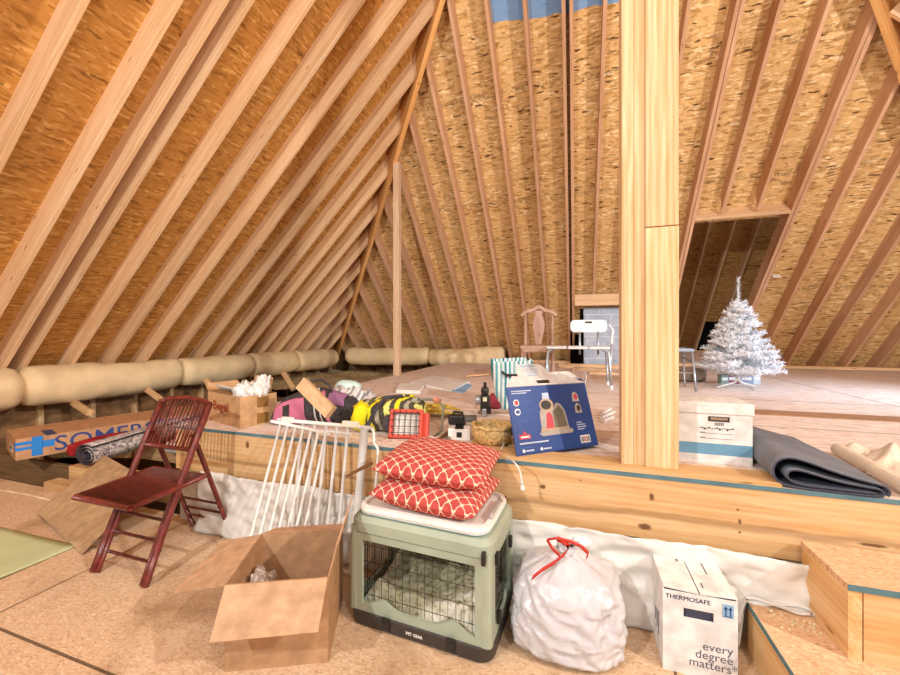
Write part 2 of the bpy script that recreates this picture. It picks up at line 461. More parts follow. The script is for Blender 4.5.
# right slope rafters near the hip
for i, y in enumerate([3.05, 3.46, 3.87, 4.28, 4.69, 5.1]):
    xe = KRR - min(KF - y, RZ) + HG
    o = board('rafter', (KRR - zb, y, zb), (xe, y, KRR - xe), NR, T, DEP - .005, M_RAFTER)
    tag(o, f'pine rafter right of the upper right hip board, {ORD[i+1]} from the ridge', 'rafter', 'rafters of the right roof slope')
# hip boards
def hip(a, b, lab):
    x = (Vector(b) - Vector(a)).normalized()
    n = Vector((0, 0, -1))
    o = board('hip_rafter', Vector(a) + Vector((0, 0, -.13)), Vector(b) + Vector((0, 0, -.13)), n, .06, .33, M_HIP)
    return tag(o, lab, 'rafter')
AP = (RX, KF - RZ, RZ)
hip((.15 - KL, KF - .15, .15), AP, 'orange hip board sloping up from the far left corner of the attic')
hip((KRR - .15, KF - .15, .15), AP, 'orange hip board crossing the upper right corner of the photo')
rb = board('ridge_board', (RX, YB, RZ - .04), (RX, KF - RZ, RZ - .04), (0, 0, -1), .045, .28, M_RAFTER); tag(rb, kind='structure')
# headers
hd = board('header_beam', (DX0 + .0, KF - DZ1 + .02, DZ1 - .02), (DX1, KF - DZ1 + .02, DZ1 - .02), NF, .045, DEP, M_RAFTER)
tag(hd, 'pine header across the top of the dark roof opening', 'header')
hd = board('header_beam', (-.02, KF - CZ1 - .12, CZ1 + .12), (1.06, KF - CZ1 - .12, CZ1 + .12), (0, -1, -.35), .2, .05, M_RAFTER)
tag(hd, 'pine header on top of the grey concrete block wall', 'header')
# the further roof seen through the dark opening
KI = KF + 3.1
ki = KI + OFF
sheath('ceiling_beyond', M_OSBI, [[(.9, ki - 1.55, 1.55), (6.2, ki - 1.55, 1.55), (6.2, ki - 6.2, 6.2), (.9, ki - 6.2, 6.2)],
                                 [(.9, ki - .2, .2), (6.2, ki - .2, .2), (6.2, ki - .8, .8), (.9, ki - .8, .8)],
                                 [(.9, ki - .8, .8), (2.93, ki - .8, .8), (2.93, ki - 1.55, 1.55), (.9, ki - 1.55, 1.55)],
                                 [(3.7, ki - .8, .8), (6.2, ki - .8, .8), (6.2, ki - 1.55, 1.55), (3.7, ki - 1.55, 1.55)],
                                 [(.9, kf - .2, .2), (.9, ki - .2, .2), (.9, ki - 6.2, 6.2), (.9, kf - 6.2, 6.2)],
                                 [(6.2, kf - .2, .2), (6.2, ki - .2, .2), (6.2, ki - 6.2, 6.2), (6.2, kf - 6.2, 6.2)]])
m = MB().box((3.05, ki - 1.175 + .5, 1.175), (2.4, .02, 1.4)); struct(m.build('dark_panel_beyond', plain('dark_void', '0c0a09', .9, .1, .05)))  # near-black panel paints the darkness inside the lower openings
m = MB().box((3.5, 10.2, .62), (5.6, 3.6, .03)); struct(m.build('floor_beyond', M_DECK))
for i, x in enumerate([2.08, 2.49, 2.9, 3.31]):
    o = board('rafter', (x, KI - .5, .5), (x, KI - 5.2, 5.2), NF, T, DEP - .005, M_RAFTER)
    tag(o, f'dim pine rafter seen through the dark roof opening, {ORD[i+1]} from the left', 'rafter', 'rafters beyond the roof opening')
m = MB().box((2.1, KF - .78 + .06, .78), (1.05, .02, .29)); struct(m.build('trim_1', plain('grey_brown_board', '8d7363', .8, .2)))
# ================================================================== FLOORS, DECK, RIM
m = MB(); m.box((1.0, -.65, -.012), (12.4, 5.2, .024)); struct(m.build('floor', M_FLOOR))
m = MB(); m.box((-.2, 4, -.35), (16, 15, .02)); struct(m.build('floor_void', plain('void_floor', '5b4433', .9, .1)))
DXL = -2.56
m = MB(); m.box(((DXL + 6.5) / 2, (YR + .004 + 8.35) / 2, P - .009), (6.5 - DXL, 8.35 - YR - .004, .018)); struct(m.build('floor_deck', M_DECK))
m = MB(); m.box(((DXL + 6.5) / 2, YR + .001, P - .009), (6.5 - DXL, .004, .0178)); struct(m.build('trim_2', M_BLUEEDGE))
m = MB(); m.box((0, 0, 0), (6.5 - DXL, .04, .268)); o = m.build('trim_3', pine('rim_pine', ['c08c56', 'dab07a', 'e8c698', '5e3618'], 'x', False, spots=((-1.652, .054, .012, .02), (-1.68, -.082, .03, .016), (-1.326, -.006, .008, .014), (-1.333, .043, .006, .006), (-2.119, .04, .018, .014), (-3.918, .077, .018, .03), (-1.326, -.05, .006, .006), (-2.3, -.03, .006, .006), (-.9, -.03, .05, .008), (-1.95, .09, .005, .005)), streak=(-.03, .02)), bevel=.002)
o.location = ((DXL + 6.5) / 2, YR + .022, P - .018 - .134); struct(o)
m = MB(); m.box((DXL + .02, 5.1, P - .152), (.04, 6.4, .268)); struct(m.build('trim_4', M_PINEY))
m = MB(); m.box(((DXL + 6.5) / 2, YR + .04, .168), (6.5 - DXL, .02, .36)); struct(m.build('wall_knee', plain('knee_wall_board', 'cbbfae', .8, .2)))
m = MB(); m.box((2.0, 8.26, P + .03), (8.4, .09, .05)); struct(m.build('trim_5', M_RAFTER))
m = MB(); m.box((3.2, 3.62, P + .004), (4.6, .2, .008)); struct(m.build('trim_6', pine('dull_brown_strip', ['8a6648', 'a8805e', 'b99272', '5e4028'], 'x')))  # thin strip across the deck, browner than the deck around it
m = MB(); m.box((.1, YR + .075, P + .009), (1.38, .14, .018)); struct(m.build('trim_7', M_PINEX))
# bare joists left of the deck
for i in range(6):
    y = 2.35 + i * .95
    o = board('floor_joist', (-6.2, y, 0), (DXL - .02, y, 0), (0, 0, 1), .04, .24, pine('joist_pine', ['7a5636', '94704c', 'a9855e', '5a3a20'], 'x'))
    tag(o, f'bare floor joist left of the raised deck, {ORD[i+1]} from the lower floor', 'joist', 'floor joists left of the deck')
# soft yellow-green insulation between the joists, far left
m = MB()
def ins(u, v):
    x, y = -5.7 + u * 3.1, 5.2 + v * 2.9
    return (x, y, .34 + .06 * nz((x, y, 0), 2.0) + .02 * nz((x, y, 3), 9))
m.grid(50, 50, ins); tag(m.build('loose_insulation', plain('insulation_fibre', 'b7a37e', .95, .05, .2, 20, .4), smooth=True),
    'pale yellow-green insulation lying in the bays left of the slim post', 'insulation', kind='stuff')
# ------------------------------------------------------------------ insulation bolster
M_KRAFT = plain('kraft_facing', 'e8cda0', .65, .3, .05, 6, .35)
def roll(p, q, r, label, seed):
    p, q = Vector(p), Vector(q); ax = (q - p).normalized(); L = (q - p).length
    side = ax.cross(Vector((0, 0, 1))).normalized(); up = side.cross(ax)
    b = MB(); n = max(10, int(L / .06))
    def fn(u, v):
        e = min(v, 1 - v) * L
        pinch = 1 - .16 * math.exp(-(e / .07) ** 2)
        if v < .001 or v > .999: pinch = .5
        a = 2 * PI * u
        c = p + ax * (v * L)
        k = r * pinch * (1 + .14 * nz((math.cos(a) * 1.2 + seed, math.sin(a) * 1.2, v * L * 2.0)) + .06 * nz((math.cos(a) * 2, math.sin(a) * 2 + seed, v * L * 11)))
        return c + side * math.cos(a) * k * 1.05 + up * (math.sin(a) * k - .02 * math.sin(v * PI))
    b.grid(20, n, fn, wrapu=True)
    o = b.build('insulation_roll', M_KRAFT, smooth=True)
    return tag(o, label, 'insulation', 'wrapped insulation rolls along the eaves')
BX, BZ, BR = -5.45, .70, .215
ys = [1.2, 2.35, 4.0, 5.25, 6.4, 7.72]
labs = ['tan wrapped insulation roll at the left edge of the photo', 'long tan wrapped insulation roll above the long blue-lettered carton',
        'tan wrapped insulation roll behind the brown box with red lettering', 'tan wrapped insulation roll above the pink sports bag',
        'tan wrapped insulation roll of the left eave nearest the far corner']
for i in range(5): roll((BX, ys[i], BZ + .01 * (i % 2)), (BX, ys[i + 1] + .03, BZ), BR, labs[i], i * 3.7)
BY = 8.0
xs2 = [-5.2, -3.1, -1.42]
labs = ['tan wrapped insulation roll on the far eave behind the slim post', 'tan wrapped insulation roll on the far eave ending beside the wooden chair']
for i in range(2): roll((xs2[i], BY - .02, .72), (xs2[i + 1] + .02, BY - .02 * i, .76 + .05 * i), .195, labs[i], 20 + i * 5)
# slanting blocks under the bolster
M_BLK = pine('block_pine', ['b78a58', 'd6ad78', 'e6c494', '7d5228'], 'x')
blk = [((72, 402), (88, 412), 4.3, 'slanting wood block under the insulation roll above the blue tape cross'), ((146, 389), (164, 402), 4.9, 'slanting wood block under the insulation roll above the red chair'),
       ((283, 372), (293, 388), 5.6, 'slanting wood block between the brown box and the pink bag'), ((206, 379), (212, 392), 5.2, 'slanting wood block beside the left corner of the brown box')]
for (a, b, d, lab) in blk:
    o = board('wood_block', at(a[0], a[1], d=d), at(b[0], b[1], d=d - .25), (.6, -.7, .3), .07, .05, M_BLK); tag(o, lab, 'wood block', 'wood blocks under the left eave')
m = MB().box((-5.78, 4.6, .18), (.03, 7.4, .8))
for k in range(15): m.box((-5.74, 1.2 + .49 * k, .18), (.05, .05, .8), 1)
struct(m.build('wall_left', [plain('brown_board', '8a6746', .9, .1, .2), M_BLK]))  # plain brown board with paler upright blocks
# ------------------------------------------------------------------ posts
SP = (-2.57 + .08, 5.13)
m = MB().box((0, 0, 0), (.09, .09, 3.12)); o = m.build('wooden_post', pine('post_pine', ['caa078', 'e2bd98', 'eed0b0', '8a5a34'], 'z'), bevel=.004)
o.location = (-2.50, 5.13, P + 1.56); tag(o, 'slim wooden post standing at the deck edge under the hip board', 'post')
pt = thing('wooden_post', 'thick built-up pine post at the front edge of the raised deck', 'post', (.325, 2.0, P + .018))
M_POST = pine('post_yellow_pine', ['c0905a', 'ddb786', 'ecd3ac', '6d3d18'], 'z', False, line=.3)
for (x0, x1, y0, za, zc, lb) in ((-.125, -.075, -.07, 0, 4.6, None), (-.0745, -.0265, -.065, 0, 4.6, None), (-.026, .108, -.072, 1.085, 4.6, None), (-.026, .108, -.075, 0, 1.08, 'lower front board with an arched grain pattern')):
    m = MB().box((0, 0, 0), (x1 - x0, .1 - y0 - .06, zc - za)); o = m.build('ply', M_POST, pt, bevel=.003)
    o.location = ((x0 + x1) / 2, (y0 + .04) / 2, (za + zc) / 2)
    if lb: o['label'] = lb
# ------------------------------------------------------------------ masonry
def cmu():
    t = NT('concrete_block', .9, .15)
    br = t.node('ShaderNodeTexBrick'); v = t.coord((1, 1, 1), (PI / 2, 0, 0), rand=False); t.link(v, br.inputs['Vector'])
    br.inputs['Scale'].default_value = 1.0; br.inputs['Brick Width'].default_value = .4; br.inputs['Row Height'].default_value = .2
    br.inputs['Mortar Size'].default_value = .008; br.inputs['Color1'].default_value = srgb('c3c9d2'); br.inputs['Color2'].default_value = srgb('b4bbc6'); br.inputs['Mortar'].default_value = srgb('d4d8dd')
    n = t.noise(v, 14, 4); t.color(t.mix(.4, br.outputs['Color'], t.ramp(n.outputs[0], [(.3, '85888e'), (.7, 'c4c7cc')]), 'OVERLAY'))
    return t.m
m = MB().box((.4, 8.02, 1.15), (1.0, .02, 1.5)); struct(m.build('dark_panel_recess', plain('dark_void', '0c0a09', .9, .1, .05)))  # black panel added behind, so the gap beside the blocks looks dark
m = MB().box((.6, 7.72, (P + CZ1) / 2), (.92, .5, CZ1 - P)); tag(m.build('block_wall', cmu()), 'grey concrete block wall under the short header behind the white bench', 'wall')
m = MB().box((.35, 7.3, P + .035), (1.3, .1, .07)); o = m.build('wood_plate', M_RAFTER); tag(o, 'wood plate on the deck at the foot of the block wall', 'plank')
# label card on a rafter
m = MB().slab([(-.05, 0, -.05), (.05, 0, -.05), (.05, 0, .05), (-.05, 0, .05)], .002); o = m.build('paper_tag', M_WHITE)
o.matrix_world = Matrix.Translation(at(776, 275, d=(kf - .02 - 1.26) / ((CY - 275) / FPX + CT + (776 - 450) / FPX * ST)) + Vector((0, -.012, -.012))) @ Euler((-PI / 4, 0, 0)).to_matrix().to_4x4()
tag(o, 'small white paper tag stapled to the roof beside the opening', 'tag')
# ================================================================== LOWER FLOOR THINGS
# plastic sheeting hanging below the rim
m = MB()
def film(u, v):
    x = -2.3 + u * 3.22
    zt = .372
    z = zt * (1 - v) + .006
    y = YR - .012 - .018 * (1 + nz((x * 2.2, z * 3, 1), 2.0)) - .03 * v * v - .007 * nz((x, z, 4), 22) - .018 * (1 - abs(nz((x * 3 + z * 4, z * 5 - x, 9), 2.0)) * 2) - .010 * (1 - abs(nz((x * 2 - z * 6, z * 6 + x, 3), 3.1)) * 2.4)
    if x > .58: y -= .03 * (x - .58) / .3 * (1 + nz((x, z, 7), 14)); z = max(z, .21 + .02 * nz((x, v, 2), 8)) if x > .635 else z
    return (x, y, z)
m.grid(170, 22, film)
o = m.build('plastic_sheeting', M_POLY, smooth=True, solid=.002)
tag(o, 'white plastic sheeting hanging crumpled below the raised deck edge', 'sheeting')
# steps
def step(name, x0, x1, y0, y1, za, zc, lab, side=True):
    t = thing(name, lab, 'step', ((x0 + x1) / 2, (y0 + y1) / 2, za))
    w, d, h = x1 - x0, y1 - y0, zc - za
    m = MB().box((0, 0, h - .01), (w, d, .02)); m.build('tread', M_TREAD, t)
    m = MB().box((-w / 2 + .02, .0, (h - .02) / 2), (.036, d - .004, h - .021)); m.build('side_board', M_PINEY, t)
    m = MB().box((.02, -d / 2 + .02, (h - .02) / 2), (w - .044, .036, h - .021)); m.build('front_board', M_PINEX, t)
    m = MB().box((0, -d / 2 - .001, h - .01), (w, .003, .0195))
    if side: m.box((-w / 2 - .001, 0, h - .01), (.003, d, .0195))
    m.build('tread_edge', M_BLUEEDGE, t)
step('wooden_step', .645, 1.75, 1.05, 1.815, 0, .2, 'lower wooden step beside the white printed carton')
step('wooden_step', .84, 1.95, 1.589, 1.862, .2, .445, 'upper wooden box step against the raised deck edge', False)
m = MB()
random.seed(3)
for k in range(34):
    x, y = random.uniform(.70, .83), random.uniform(1.72, 1.8) - random.random() ** 2 * .1
    r = random.uniform(.002, .006); m.rbox((x, y, .2 + r * .7), (r * 2, r * 1.6, r * 1.4), r * .5, rot=(random.random(), random.random(), random.random() * 3), seg=1)
tag(m.build('foam_crumbs', plain('foam_crumb', 'e9dcb4', .9, .1)), 'cream foam crumbs scattered on the lower wooden step', 'crumbs', kind='stuff')

# ---- white printed carton
th = thing('carton', 'white carton printed with blue and grey lettering beside the steps', 'box', (.43, 1.745, 0))
M_CW = cardboard('white_carton', 'eceae8'); M_NAVY = plain('navy_print', '2f4d7a', .6, .2, .03); M_GREYP = plain('grey_print', '5d5c6d', .6, .2, .03); M_LBL = plain('light_blue_print', '8fb4d6', .6, .2, .03)
W, D, H = .238, .25, .304
m = MB()
m.box((0, -D / 2 + .002, .105), (W, .004, .21)).box((-.085, -D / 2 + .002, .227), (.068, .004, .034)).box((.082, -D / 2 + .002, .227), (.074, .004, .034)).box((0, -D / 2 + .002, .272), (W, .004, .056))
m.box((0, D / 2 - .002, H / 2), (W, .004, H)).box((-W / 2 + .002, 0, H / 2), (.004, D - .008, H)).box((W / 2 - .002, 0, H / 2), (.004, D - .008, H)).box((0, 0, .003), (W - .008, D - .008, .006))
m.box((-.002, -D / 2 + .02, .227), (.12, .004, .06), 2)
Y = -D / 2 - .0008
fm = lambda x, z: face_m((x, Y, z), (1, 0, 0), (0, 0, 1))
for dx in (0, .0007): m.text('THERMOSAFE', fm(-.038 + dx, .278), .0235, 1, sx=1.02)
m.box((.089, Y, .262), (.034, .001, .046), 3)
for dx in (-.007, .007):
    m.box((.089 + dx, Y - .0006, .257), (.004, .001, .024), 1); m.add([(.082 + dx, Y - .0012, .268), (.096 + dx, Y - .0012, .268), (.089 + dx, Y - .0012, .279)], [(0, 1, 2)], 1)
m.box((.089, Y - .0006, .243), (.026, .001, .0025), 1)
for i, (w, x) in enumerate((('every', .105), ('degree', .105), ('matters*', .118))): m.text(w, fm(x, .118 - i * .033), .043, 2, align='RIGHT')
for i in range(3): m.box((-W / 2 - .0006, -.05 + .03 * i, .12), (.001, .012, .09 - .02 * i), 2)
m.build('body', [M_CW, M_NAVY, M_GREYP, M_LBL], th)
for sx in (-1, 1):
    q = MB().box((sx * W / 4 + sx * .0008, 0, H + .004), (W / 2 - .003, D, .005), rot=(0, -sx * .05, 0))
    zt = H + .0075
    if sx < 0:
        q.text('THERMOSAFE', face_m((-.102, -.055, zt - .003), (0, 1, -.0), (-1, 0, -.05)), .02, 1)
        q.box((-.03, .08, zt + .002), (.006, .03, .001), 2)
    else:
        for i in range(3): q.box((.06 + i * .018, .05, zt - .001 * i), (.004, .09, .001), 2)
        q.box((.02, -.08, zt + .0015), (.004, .03, .001), 2)
    q.build('top_flap', [M_CW, M_NAVY, M_GREYP], th)

# ---- white trash bag
tb = thing('trash_bag', 'full white trash bag with red drawstring beside the green pet crate', 'bag', (-.04, 1.64, 0))
m = MB()
def bagf(u, v):
    a = 2 * PI * u
    ca, sa = math.cos(a), math.sin(a)
    prof = [(0, .0), (.02, .80), (.1, .97), (.3, 1.0), (.5, .97), (.66, .93), (.76, .80), (.84, .52), (.91, .24), (.95, .15), (1, .2)]
    for (p, r0), (q, r1) in zip(prof, prof[1:]):
        if p <= v <= q: k = r0 + (r1 - r0) * (v - p) / (q - p); break
    ex = abs(ca) ** .75 * (1 if ca > 0 else -1); ey = abs(sa) ** .75 * (1 if sa > 0 else -1)
    z = .40 * v ** 1.05
    # draped diagonal folds on the side, gathers at the neck
    f = .06 * nz((ca * 1.4 + z * 2.5, sa * 1.4, z * 5.5 - ca * 1.2), 1.6) + .045 * (1 - abs(nz((ca * 1.5, sa * 1.5, z * 13 + ca * 2.4), 1.5)) * 3.2) + .03 * (1 - abs(nz((ca * 2.5 + z * 6, sa * 2.5, z * 9 - ca * 3), 2.2)) * 3)
    if v > .6: f += .11 * (v - .6) / .4 * math.sin(a * 7 + 2 * nz((ca, sa, z), 3))
    k = k * (1 + f) if v > .03 else k
    sag = 0 if v < .02 else .012 * nz((ca * 2, sa * 2, z * 20), 1.2)
    return (.212 * ex * k + .02 * max(0, v - .6), .165 * ey * k + .03 * max(0, v - .5), max(.001, z + sag * min(1, v * 8)))
m.grid(110, 80, bagf, wrapu=True)
M_BAG = plastic('white_bag_plastic', 'd3d2d7', .2, .28)
bo = m.build('bag_body', M_BAG, tb, smooth=True)
M_REDT = plain('red_tape', 'c8372c', .35, .4, .1)
m = MB()
def ribbon(m, pts, w, th=.002, mat=0, wdir=(0, 0, 1)):
    wd = Vector(wdir) * w / 2; pts = [Vector(p) for p in pts]; n = len(pts)
    vs = [p - wd for p in pts] + [p + wd for p in pts]
    m.add(vs, [(i, i + 1, n + i + 1, n + i) for i in range(n - 1)], mat)
ribbon(m, [(-.12 + .0, -.13, .315), (-.085, -.11, .34), (-.04, -.09, .365), (.0, -.065, .395), (.015, -.06, .42), (.0, -.06, .436), (-.03, -.05, .44)], .02, wdir=(.3, .2, .9))
ribbon(m, [(-.07, -.05, .43), (-.03, -.06, .447), (.02, -.06, .442), (.06, -.05, .425), (.085, -.045, .40), (.08, -.05, .38)], .014, wdir=(.5, 0, .8))
ribbon(m, [(-.07, -.05, .43), (-.05, -.07, .41), (-.02, -.08, .39)], .012, wdir=(.5, 0, .8))
m.build('drawstring', M_REDT, tb, smooth=True, solid=.003)

# ---- green pet crate
pc = thing('pet_crate', 'sage green pet crate with wire windows under two red cushions', 'pet crate', (-.61, 1.635, 0), -.06)
W, D, H = .645, .4, .5
hw, hd_ = W / 2, D / 2
m = MB()
def rrect(w, d, r, n=5):
    o = []
    for cx, cy, a0 in ((w / 2 - r, d / 2 - r, 0), (-w / 2 + r, d / 2 - r, PI / 2), (-w / 2 + r, -d / 2 + r, PI), (w / 2 - r, -d / 2 + r, 3 * PI / 2)):
        for k in range(n + 1): a = a0 + k * PI / 2 / n; o.append((cx + r * math.cos(a), cy + r * math.sin(a)))
    return o
def stack(m, levels, mat=0, cap=True):
    """rounded-rectangle rings (w, d, r, z) lofted upward"""
    rings = [[(x, y, z) for x, y in rrect(w, d, r)] for w, d, r, z in levels]; n = len(rings[0])
    vs = [p for r in rings for p in r]; fs = []
    for i in range(len(rings) - 1):
        for k in range(n): l = (k + 1) % n; fs.append((i * n + k, i * n + l, (i + 1) * n + l, (i + 1) * n + k))
    if cap: fs += [tuple(range(n))[::-1], tuple((len(rings) - 1) * n + k for k in range(n))]
    m.add(vs, fs, mat)
stack(m, [(W - .02, D - .02, .05, 0), (W + .0, D + .0, .055, .012), (W + .006, D + .006, .055, .062), (W - .004, D - .004, .05, .066)])
m.text('PET GEAR', face_m((0, -hd_ - .0046, .036), (1, 0, 0), (0, 0, 1)), .017, 1, bold=.0006)
m.build('base_tray', [M_BROWNP, M_WHITE], pc)
for x in (-.13, .16):
    m = MB(); m.rbox((x, -hd_ - .008, .048), (.036, .014, .05), .004).tube([(x - .015, -hd_ - .012, .066), (x - .013, -hd_ - .016, .08), (x + .013, -hd_ - .016, .08), (x + .015, -hd_ - .012, .066)], .0028, 6)
    m.rbox((x, -hd_ - .016, .045), (.024, .004, .03), .002); m.build('latch', M_BLACK, pc)
# four corner posts
for sx in (-1, 1):
    for sy in (-1, 1):
        m = MB(); stack(m, [(.05, .05, .018, .066), (.046, .046, .018, .42)]); o = m.build('corner_post', M_GREEN, pc, smooth=False); o.location = (sx * (hw - .027), sy * (hd_ - .027), 0)
# front panel with window: frame as polygon strips
def panel(w0, z0, z1, wob, thick, place, parent, mat, nm):
    """window frame: outer rectangle w0 x (z0..z1), inner opening with a wavy lower edge"""
    n = 40; m = MB(); vs = []; fs = []
    iw = w0 - .075
    def low(t):
        x = abs(t * 2 - 1)
        return z0 + (.028 + wob * (1 / (1 + math.exp((x - .58) * -22)) * 1 - .0) * 1.0) * 1.0 if False else z0 + .028 + wob * (1 if x > .78 else 0 if x < .5 else (x - .5) / .28) 
    zi1 = z1 - .03
    top = [(-iw / 2 + iw * k / n, zi1) for k in range(n + 1)]; bot = [(-iw / 2 + iw * k / n, low(k / n)) for k in range(n + 1)]
    # a bump: lower edge rises in two humps
    bot = [(x, z0 + .03 + wob * (math.exp(-((abs(x) / (iw / 2) - .62) / .2) ** 2) + (.45 if abs(x) / (iw / 2) > .8 else 0) * 0)) for x, z in bot]
    def q(a, b, c, d):
        for y in (0, thick): pass
        o = len(vs); vs.extend([(p[0], 0, p[1]) for p in (a, b, c, d)] + [(p[0], thick, p[1]) for p in (a, b, c, d)])
        fs.extend([tuple(o + i for i in f) for f in ((0, 1, 2, 3), (7, 6, 5, 4), (0, 4, 5, 1), (1, 5, 6, 2), (2, 6, 7, 3), (3, 7, 4, 0))])
    q((-w0 / 2, z0), (-iw / 2, z0), (-iw / 2, z1), (-w0 / 2, z1)); q((iw / 2, z0), (w0 / 2, z0), (w0 / 2, z1), (iw / 2, z1))
    for k in range(n):
        q((bot[k][0], z0), (bot[k + 1][0], z0), bot[k + 1], bot[k]); q(top[k], top[k + 1], (top[k + 1][0], z1), (top[k][0], z1))
    m.add(vs, fs); o = m.build(nm, mat, parent); o.location = place[0]; o.rotation_euler = (0, 0, place[1])
    g = MB()
    for k in range(15):
        x = -iw / 2 + iw * (k + .5) / 15; g.tube([(x, thick + .006, z0 + .02), (x, thick + .006, z1)], .0013, 5)
    for k in range(4):
        z = z0 + .06 + k * (z1 - z0 - .08) / 3.6; g.tube([(-w0 / 2 + .02, thick + .009, z), (w0 / 2 - .02, thick + .009, z)], .0013, 5)
    g.build('wire_grid', M_BLACK, o)
    return o
panel(W - .06, .066, .40, .032, .014, ((0, -hd_ + .004, 0), 0), pc, M_GREEN, 'front_panel')
panel(W - .06, .066, .40, .032, .014, ((0, hd_ - .004, 0), PI), pc, M_DGREEN, 'rear_panel')
panel(D - .06, .066, .40, .025, .014, ((hw - .004, 0, 0), PI / 2), pc, M_GREEN, 'side_panel')
panel(D - .06, .066, .40, .025, .014, ((-hw + .004, 0, 0), -PI / 2), pc, M_GREEN, 'side_panel')
for (x, y, z) in ((hw + .004, -.13, .38), (hw + .004, -.1, .13), (hw + .004, .1, .33), (hw - .03, -hd_ - .004, .41), (-hw - .003, -.13, .41)):
    m = MB().rbox((x, y, z), (.016, .022, .05), .004); m.build('clip', M_BLACK, pc)
m = MB(); stack(m, [(W - .015, D - .015, .05, .40), (W, D, .055, .405), (W, D, .055, .448), (W - .03, D - .03, .05, .468), (W - .06, D - .06, .05, .47)]); m.build('roof_shell', M_GREEN, pc)
m = MB(); stack(m, [(W - .07, D - .05, .06, .47), (W - .045, D - .03, .065, .478)]); m.build('tray_rim', plain('pale_blue_rim', 'a9c4cc', .4, .4), pc)
m = MB(); stack(m, [(W - .05, D - .035, .065, .478), (W - .04, D - .025, .07, .49), (W - .05, D - .035, .065, .505), (W - .09, D - .07, .05, .508), (W - .11, D - .09, .04, .496)]); m.build('lid_tray', M_WHITE, pc)
m = MB().tube([(hw - .035, -.09, .509), (hw - .035, -.08, .52), (hw - .035, .08, .52), (hw - .035, .09, .509)], .008, 8); m.build('carry_handle', plain('grey_handle', 'a99e98', .5), pc)
# bedding inside
m = MB()
def bed(u, v):
    x, y = (u - .5) * (W - .07), (v - .5) * (D - .07)
    e = min(u, 1 - u, v, 1 - v)
    return (x, y, .07 + min(1, e * 9) * (.07 + .04 * v + .045 * nz((x, y, 1), 7) + .012 * nz((x, y, 5), 40)))
m.grid(60, 40, bed)
def fleece():
    t = NT('sherpa_fleece', .95, .05); n = t.noise(t.coord(), 45, 4); b = t.noise(t.coord(), 3, 2)
    c = t.ramp(n.outputs[0], [(.3, '8a855f'), (.42, 'dad5bc'), (.65, 'f2eedf')]); c = t.mix(t.ramp(b.outputs[0], [(.45, 0.0), (.6, .7)]), c, '6a6438')
    t.color(c); t.bump(n.outputs[0], .5, .02); return t.m
o = m.build('pet_bed', fleece(), smooth=True); o.matrix_world = Matrix.Translation((-.61, 1.635, 0)) @ Matrix.Rotation(-.06, 4, 'Z')
tag(o, 'cream and olive fleece bed inside the green pet crate', 'pet bed')
# ---- cushions
M_TREL = trellis('red_trellis_fabric')
def cushion(loc, rot, w, d, h, seed, lab):
    m = MB()
    def fn(sgn):
        def f(u, v):
            a, b = u * 2 - 1, v * 2 - 1
            px = a * (1 - .06 * (1 - b * b) * 0 - .05 * (b * b) * 0); 
            pin = 1 - .07 * (1 - abs(b)) * a * a; pin2 = 1 - .07 * (1 - abs(a)) * b * b
            th = (max(0, 1 - a ** 4) * max(0, 1 - b ** 4)) ** .55
            wr = .006 * nz((a * 3 + seed, b * 3, sgn), 2) * th
            return (a * w / 2 * pin2 * 1, b * d / 2 * pin, sgn * (h / 2 * th) + wr)
        return f
    m.grid(36, 30, fn(1), uv=True); m.grid(36, 30, fn(-1), uv=True, flip=True)
    o = m.build('cushion', M_TREL, smooth=True); o.location = loc; o.rotation_euler = rot
    return tag(o, lab, 'cushion', 'red cushions on the pet crate')
cushion((-.60, 1.645, .559), (.03, .02, -.1), .49, .38, .125, 1, 'lower red trellis-pattern cushion lying on the crate lid')
cushion((-.60, 1.685, .668), (.05, .03, -.0), .5, .40, .12, 6, 'upper red trellis-pattern cushion on top of the other cushion')
a, b = at(347, 476, d=1.62), at(372, 463, d=1.74)
m = MB().tube([a, a.lerp(b, .5), b], [.005, .008, .008], 8); o = m.build('wood_stick', plain('brown_stick', '6f4a30', .6)); tag(o, 'short brown wood stick poking out beside the red cushions', 'stick')

# ---- open cardboard box
ob = thing('cardboard_box', 'open brown cardboard box with spread flaps on the lower floor', 'box', (-1.148, 1.338, 0), math.atan2(.155, .334))
w, d, h = .37, .36, .325; t_ = .005
m = MB(); m.box((0, -d / 2, h / 2), (w, t_, h)).box((0, d / 2, h / 2), (w, t_, h)).box((-w / 2, 0, h / 2), (t_, d, h)).box((w / 2, 0, h / 2), (t_, d, h)).box((0, 0, .004), (w, d, .006))
m.box((.01, -d / 2 - .003, .292), (.018, .002, .012), 1)
m.build('body', [M_CARD, plain('dark_cut', '3a2a1c', .9)], ob)
def flap(quad, nm='flap', mat=M_CARD2): MB().slab(quad, .005).build(nm, mat, ob)
Rz = Matrix.Rotation(-math.atan2(.155, .334), 3, 'Z')
def loc_(p): return Rz @ (Vector(p) - Vector((-1.148, 1.338, 0)))
flap([(-w / 2, -d / 2, h), (w / 2, -d / 2, h), loc_(at(318, 632, d=1.315)), loc_(at(209, 643, d=1.29))])
flap([(-w / 2, d / 2, h), (-w / 2, -d / 2, h), loc_(at(174, 592, d=1.53)), loc_(at(222, 541, d=1.83))])
flap([(w / 2, -d / 2, h), (w / 2, d / 2, h), loc_(at(353, 492, d=1.72)), loc_(at(336, 545, d=1.42))])
flap([(w / 2, d / 2, h), (-w / 2, d / 2, h), (-w / 2 + .02, d / 2 + .15, h - .045), (w / 2 - .02, d / 2 + .15, h - .045)])
m = MB()
